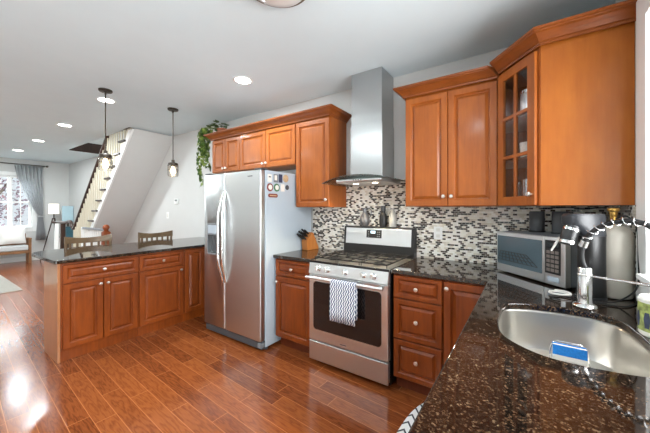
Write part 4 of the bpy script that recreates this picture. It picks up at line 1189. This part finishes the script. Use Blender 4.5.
# ------------------------------------------------------------------ living room
b = thing('sofa_bench', 'wooden framed sofa bench with pale grey seat under the front window', 'bench', (-8.9, -1.8, 0))
MB().box(-9.17, -8.84, -2.75, -.86, .26, .33).build('frame', M['benchwood'], b, True, bev=.006)
MB().box(-9.14, -8.845, -2.72, -.89, .331, .46).build('seat_cushion', M['seatpad'], b, True, bev=.03)
for (x, y) in ((-8.86, -.87), (-9.13, -.87), (-8.86, -2.74), (-9.13, -2.74)):
    MB().box(x - .03, x + .03, y - .025, y + .025, 0, .62).build('leg', M['benchwood'], b, True, bev=.006)
for y in (-.87, -2.74): MB().box(-9.14, -8.84, y - .03, y + .03, .60, .635).build('arm_rest', M['benchwood'], b, True, bev=.006)
MB().box(-9.18, -9.15, -2.72, -.89, .45, .74).build('back_rest', M['benchwood'], b, True, bev=.006)
def cushion(name, label, loc, rot, w, h, t, mat):
    mb = MB(); N_ = 10; top = []; 
    vs = []; fs = []
    for sgn in (1, -1):
        for i in range(N_ + 1):
            for j in range(N_ + 1):
                u = i / N_ * 2 - 1; v_ = j / N_ * 2 - 1
                k = (1 - abs(u) ** 3) * (1 - abs(v_) ** 3); pin = 1 - .06 * (1 - abs(u * v_))
                vs.append((u * w / 2 * pin, sgn * t / 2 * k ** .6, v_ * h / 2 * pin))
    S = (N_ + 1) ** 2
    for s_i in range(2):
        for i in range(N_):
            for j in range(N_):
                a = s_i * S + i * (N_ + 1) + j; fs.append((a, a + 1, a + N_ + 2, a + N_ + 1))
    o = mb.add(vs, fs).build(name, M[mat]); o.location = loc; o.rotation_euler = rot
    return tag(o, label, 'cushion')
cushion('cushion', 'white cushion leaning at the near end of the sofa bench', (-8.93, -1.16, .70), (-.22, 0, PI / 2), .46, .40, .15, 'linen')
cushion('cushion', 'grey cushion on the sofa bench beside the white one', (-8.93, -1.64, .70), (-.22, 0, PI / 2), .46, .40, .15, 'cushgrey')
# curtain
cu = thing('curtain', 'grey linen curtain tied back at the right of the front window', 'curtain', (-9.26, -.7, .3))
rows = [(2.494, -1.071, -0.574), (2.164, -1.023, -0.569), (1.829, -0.918, -0.564), (1.494, -0.794, -0.559), (1.303, -0.708, -0.554), (1.174, -0.65, -0.564), (1.111, -0.66, -0.554), (0.968, -0.674, -0.535), (0.776, -0.688, -0.516), (0.537, -0.698, -0.497)]
N_ = 56; vs = []
for (z, ya, yb) in rows:
    w = yb - ya; amp = .035 if w > .2 else .03
    for i in range(N_ + 1):
        t = i / N_; vs.append((-9.26 + amp * math.sin(t * 2 * PI * 7), ya + w * t, z))
MB().add(vs, [(r_ * (N_ + 1) + i, r_ * (N_ + 1) + i + 1, (r_ + 1) * (N_ + 1) + i + 1, (r_ + 1) * (N_ + 1) + i) for r_ in range(len(rows) - 1) for i in range(N_)]).build('drape', M['curtain'], cu, True, solid=.004)
MB().tube([(-9.26 + .05 * math.cos(a), -0.607 + .06 * math.sin(a), 1.159) for a in [2 * PI * i / 20 for i in range(20)]], .016, 8, closed=True).build('tie_band', M['curtain'], cu, True)
cr = thing('curtain_rod', 'dark curtain rod above the front window', 'curtain rod', (-9.26, -1.6, 2.523))
MB().cyl((-9.26, -3.05, 2.514), (-9.26, -.50, 2.514), .013).build('rod', M['bronze'], cr, True)
for y in (-3.07, -.48): MB().sphere((-9.26, y, 2.514), .028).build('finial', M['bronze'], cr, True)
for y in (-2.9, -.53): MB().box(-9.399, -9.26, y - .008, y + .008, 2.493, 2.501).build('bracket', M['bronze'], cr, True)
# tripod lamp
tl = thing('floor_lamp', 'tripod floor lamp with pale drum shade near the far corner', 'lamp', (-9.02, -.40, 0))
MB().lathe([(.105, 1.235), (.10, 1.50)], (0, 0, 0), 28).build('lamp_shade', M['shade'], tl, solid=.004)
MB().cyl((0, 0, 1.10), (0, 0, 1.26), .012).build('stem', M['bronze'], tl)
MB().lathe([(0, 1.255), (.02, 1.255), (.033, 1.30), (.025, 1.35), (0, 1.365)], (0, 0, 0), 14).build('bulb', M['lampglow'], tl)
for a in (0.6, 2.7, 4.75): MB().tube([(.02 * math.cos(a), .02 * math.sin(a), 1.12), (.26 * math.cos(a), .26 * math.sin(a), 0.0)], [.013, .010], 8).build('leg', M['darkwood'], tl)
# pale blue panel behind the rail
bp_ = thing('room_panel', 'pale blue upright panel standing in the far corner behind the stair rail', 'panel', (-9.0, -.125, 0))
MB().box(-.015, .015, -.12, .115, 1.0, 1.445).build('panel', M['bluepanel'], bp_, bev=.004)
MB().box(-.03, .03, -.015, .015, .03, 1.0).build('post', M['bronze'], bp_)
MB().box(-.12, .12, -.11, .11, 0, .03).build('foot', M['bronze'], bp_, bev=.004)
MB().box(-.018, -.015, -.11, .105, 1.01, 1.435).build('backing', M['teal'], bp_)
bx_ = thing('side_box', 'dark teal box on a small white table in the far corner', 'box', (-8.4, -.22, .62))
MB().box(-.12, .12, -.11, .11, 0, .26).build('case', M['teal'], bx_, bev=.01)
MB().box(-.125, .125, -.115, .115, .2605, .285).build('lid', M['teal'], bx_, bev=.006)
tb = thing('side_table', 'small white side table under the teal box', 'table', (-8.4, -.22, 0))
MB().box(-.2, .2, -.2, .2, .59, .6195).build('table_top', M['white'], tb, bev=.004)
for sx in (-1, 1):
    for sy in (-1, 1): MB().box(.17 * sx - .015, .17 * sx + .015, .17 * sy - .015, .17 * sy + .015, 0, .59).build('leg', M['white'], tb)
# rugs
tag(MB().prism([(-8.0, -3.9), (-5.45, -3.9), (-5.45, -1.53), (-8.0, -1.53)], .0005, .012).build('area_rug', M['rug'], bev=.004), 'beige area rug in the living room at the left edge', 'rug')
mo = [(1.19 + .23 * (abs(math.cos(t)) ** (2 / 3)) * (1 if math.cos(t) > 0 else -1), -1.10 + .53 * (abs(math.sin(t)) ** (2 / 3)) * (1 if math.sin(t) > 0 else -1)) for t in [2 * PI * i / 64 for i in range(64)]]
tag(MB().prism(mo, .0005, .012).build('kitchen_mat', M['mat'], bev=.003), 'white kitchen mat with black zigzags on the floor in front of the sink', 'rug')
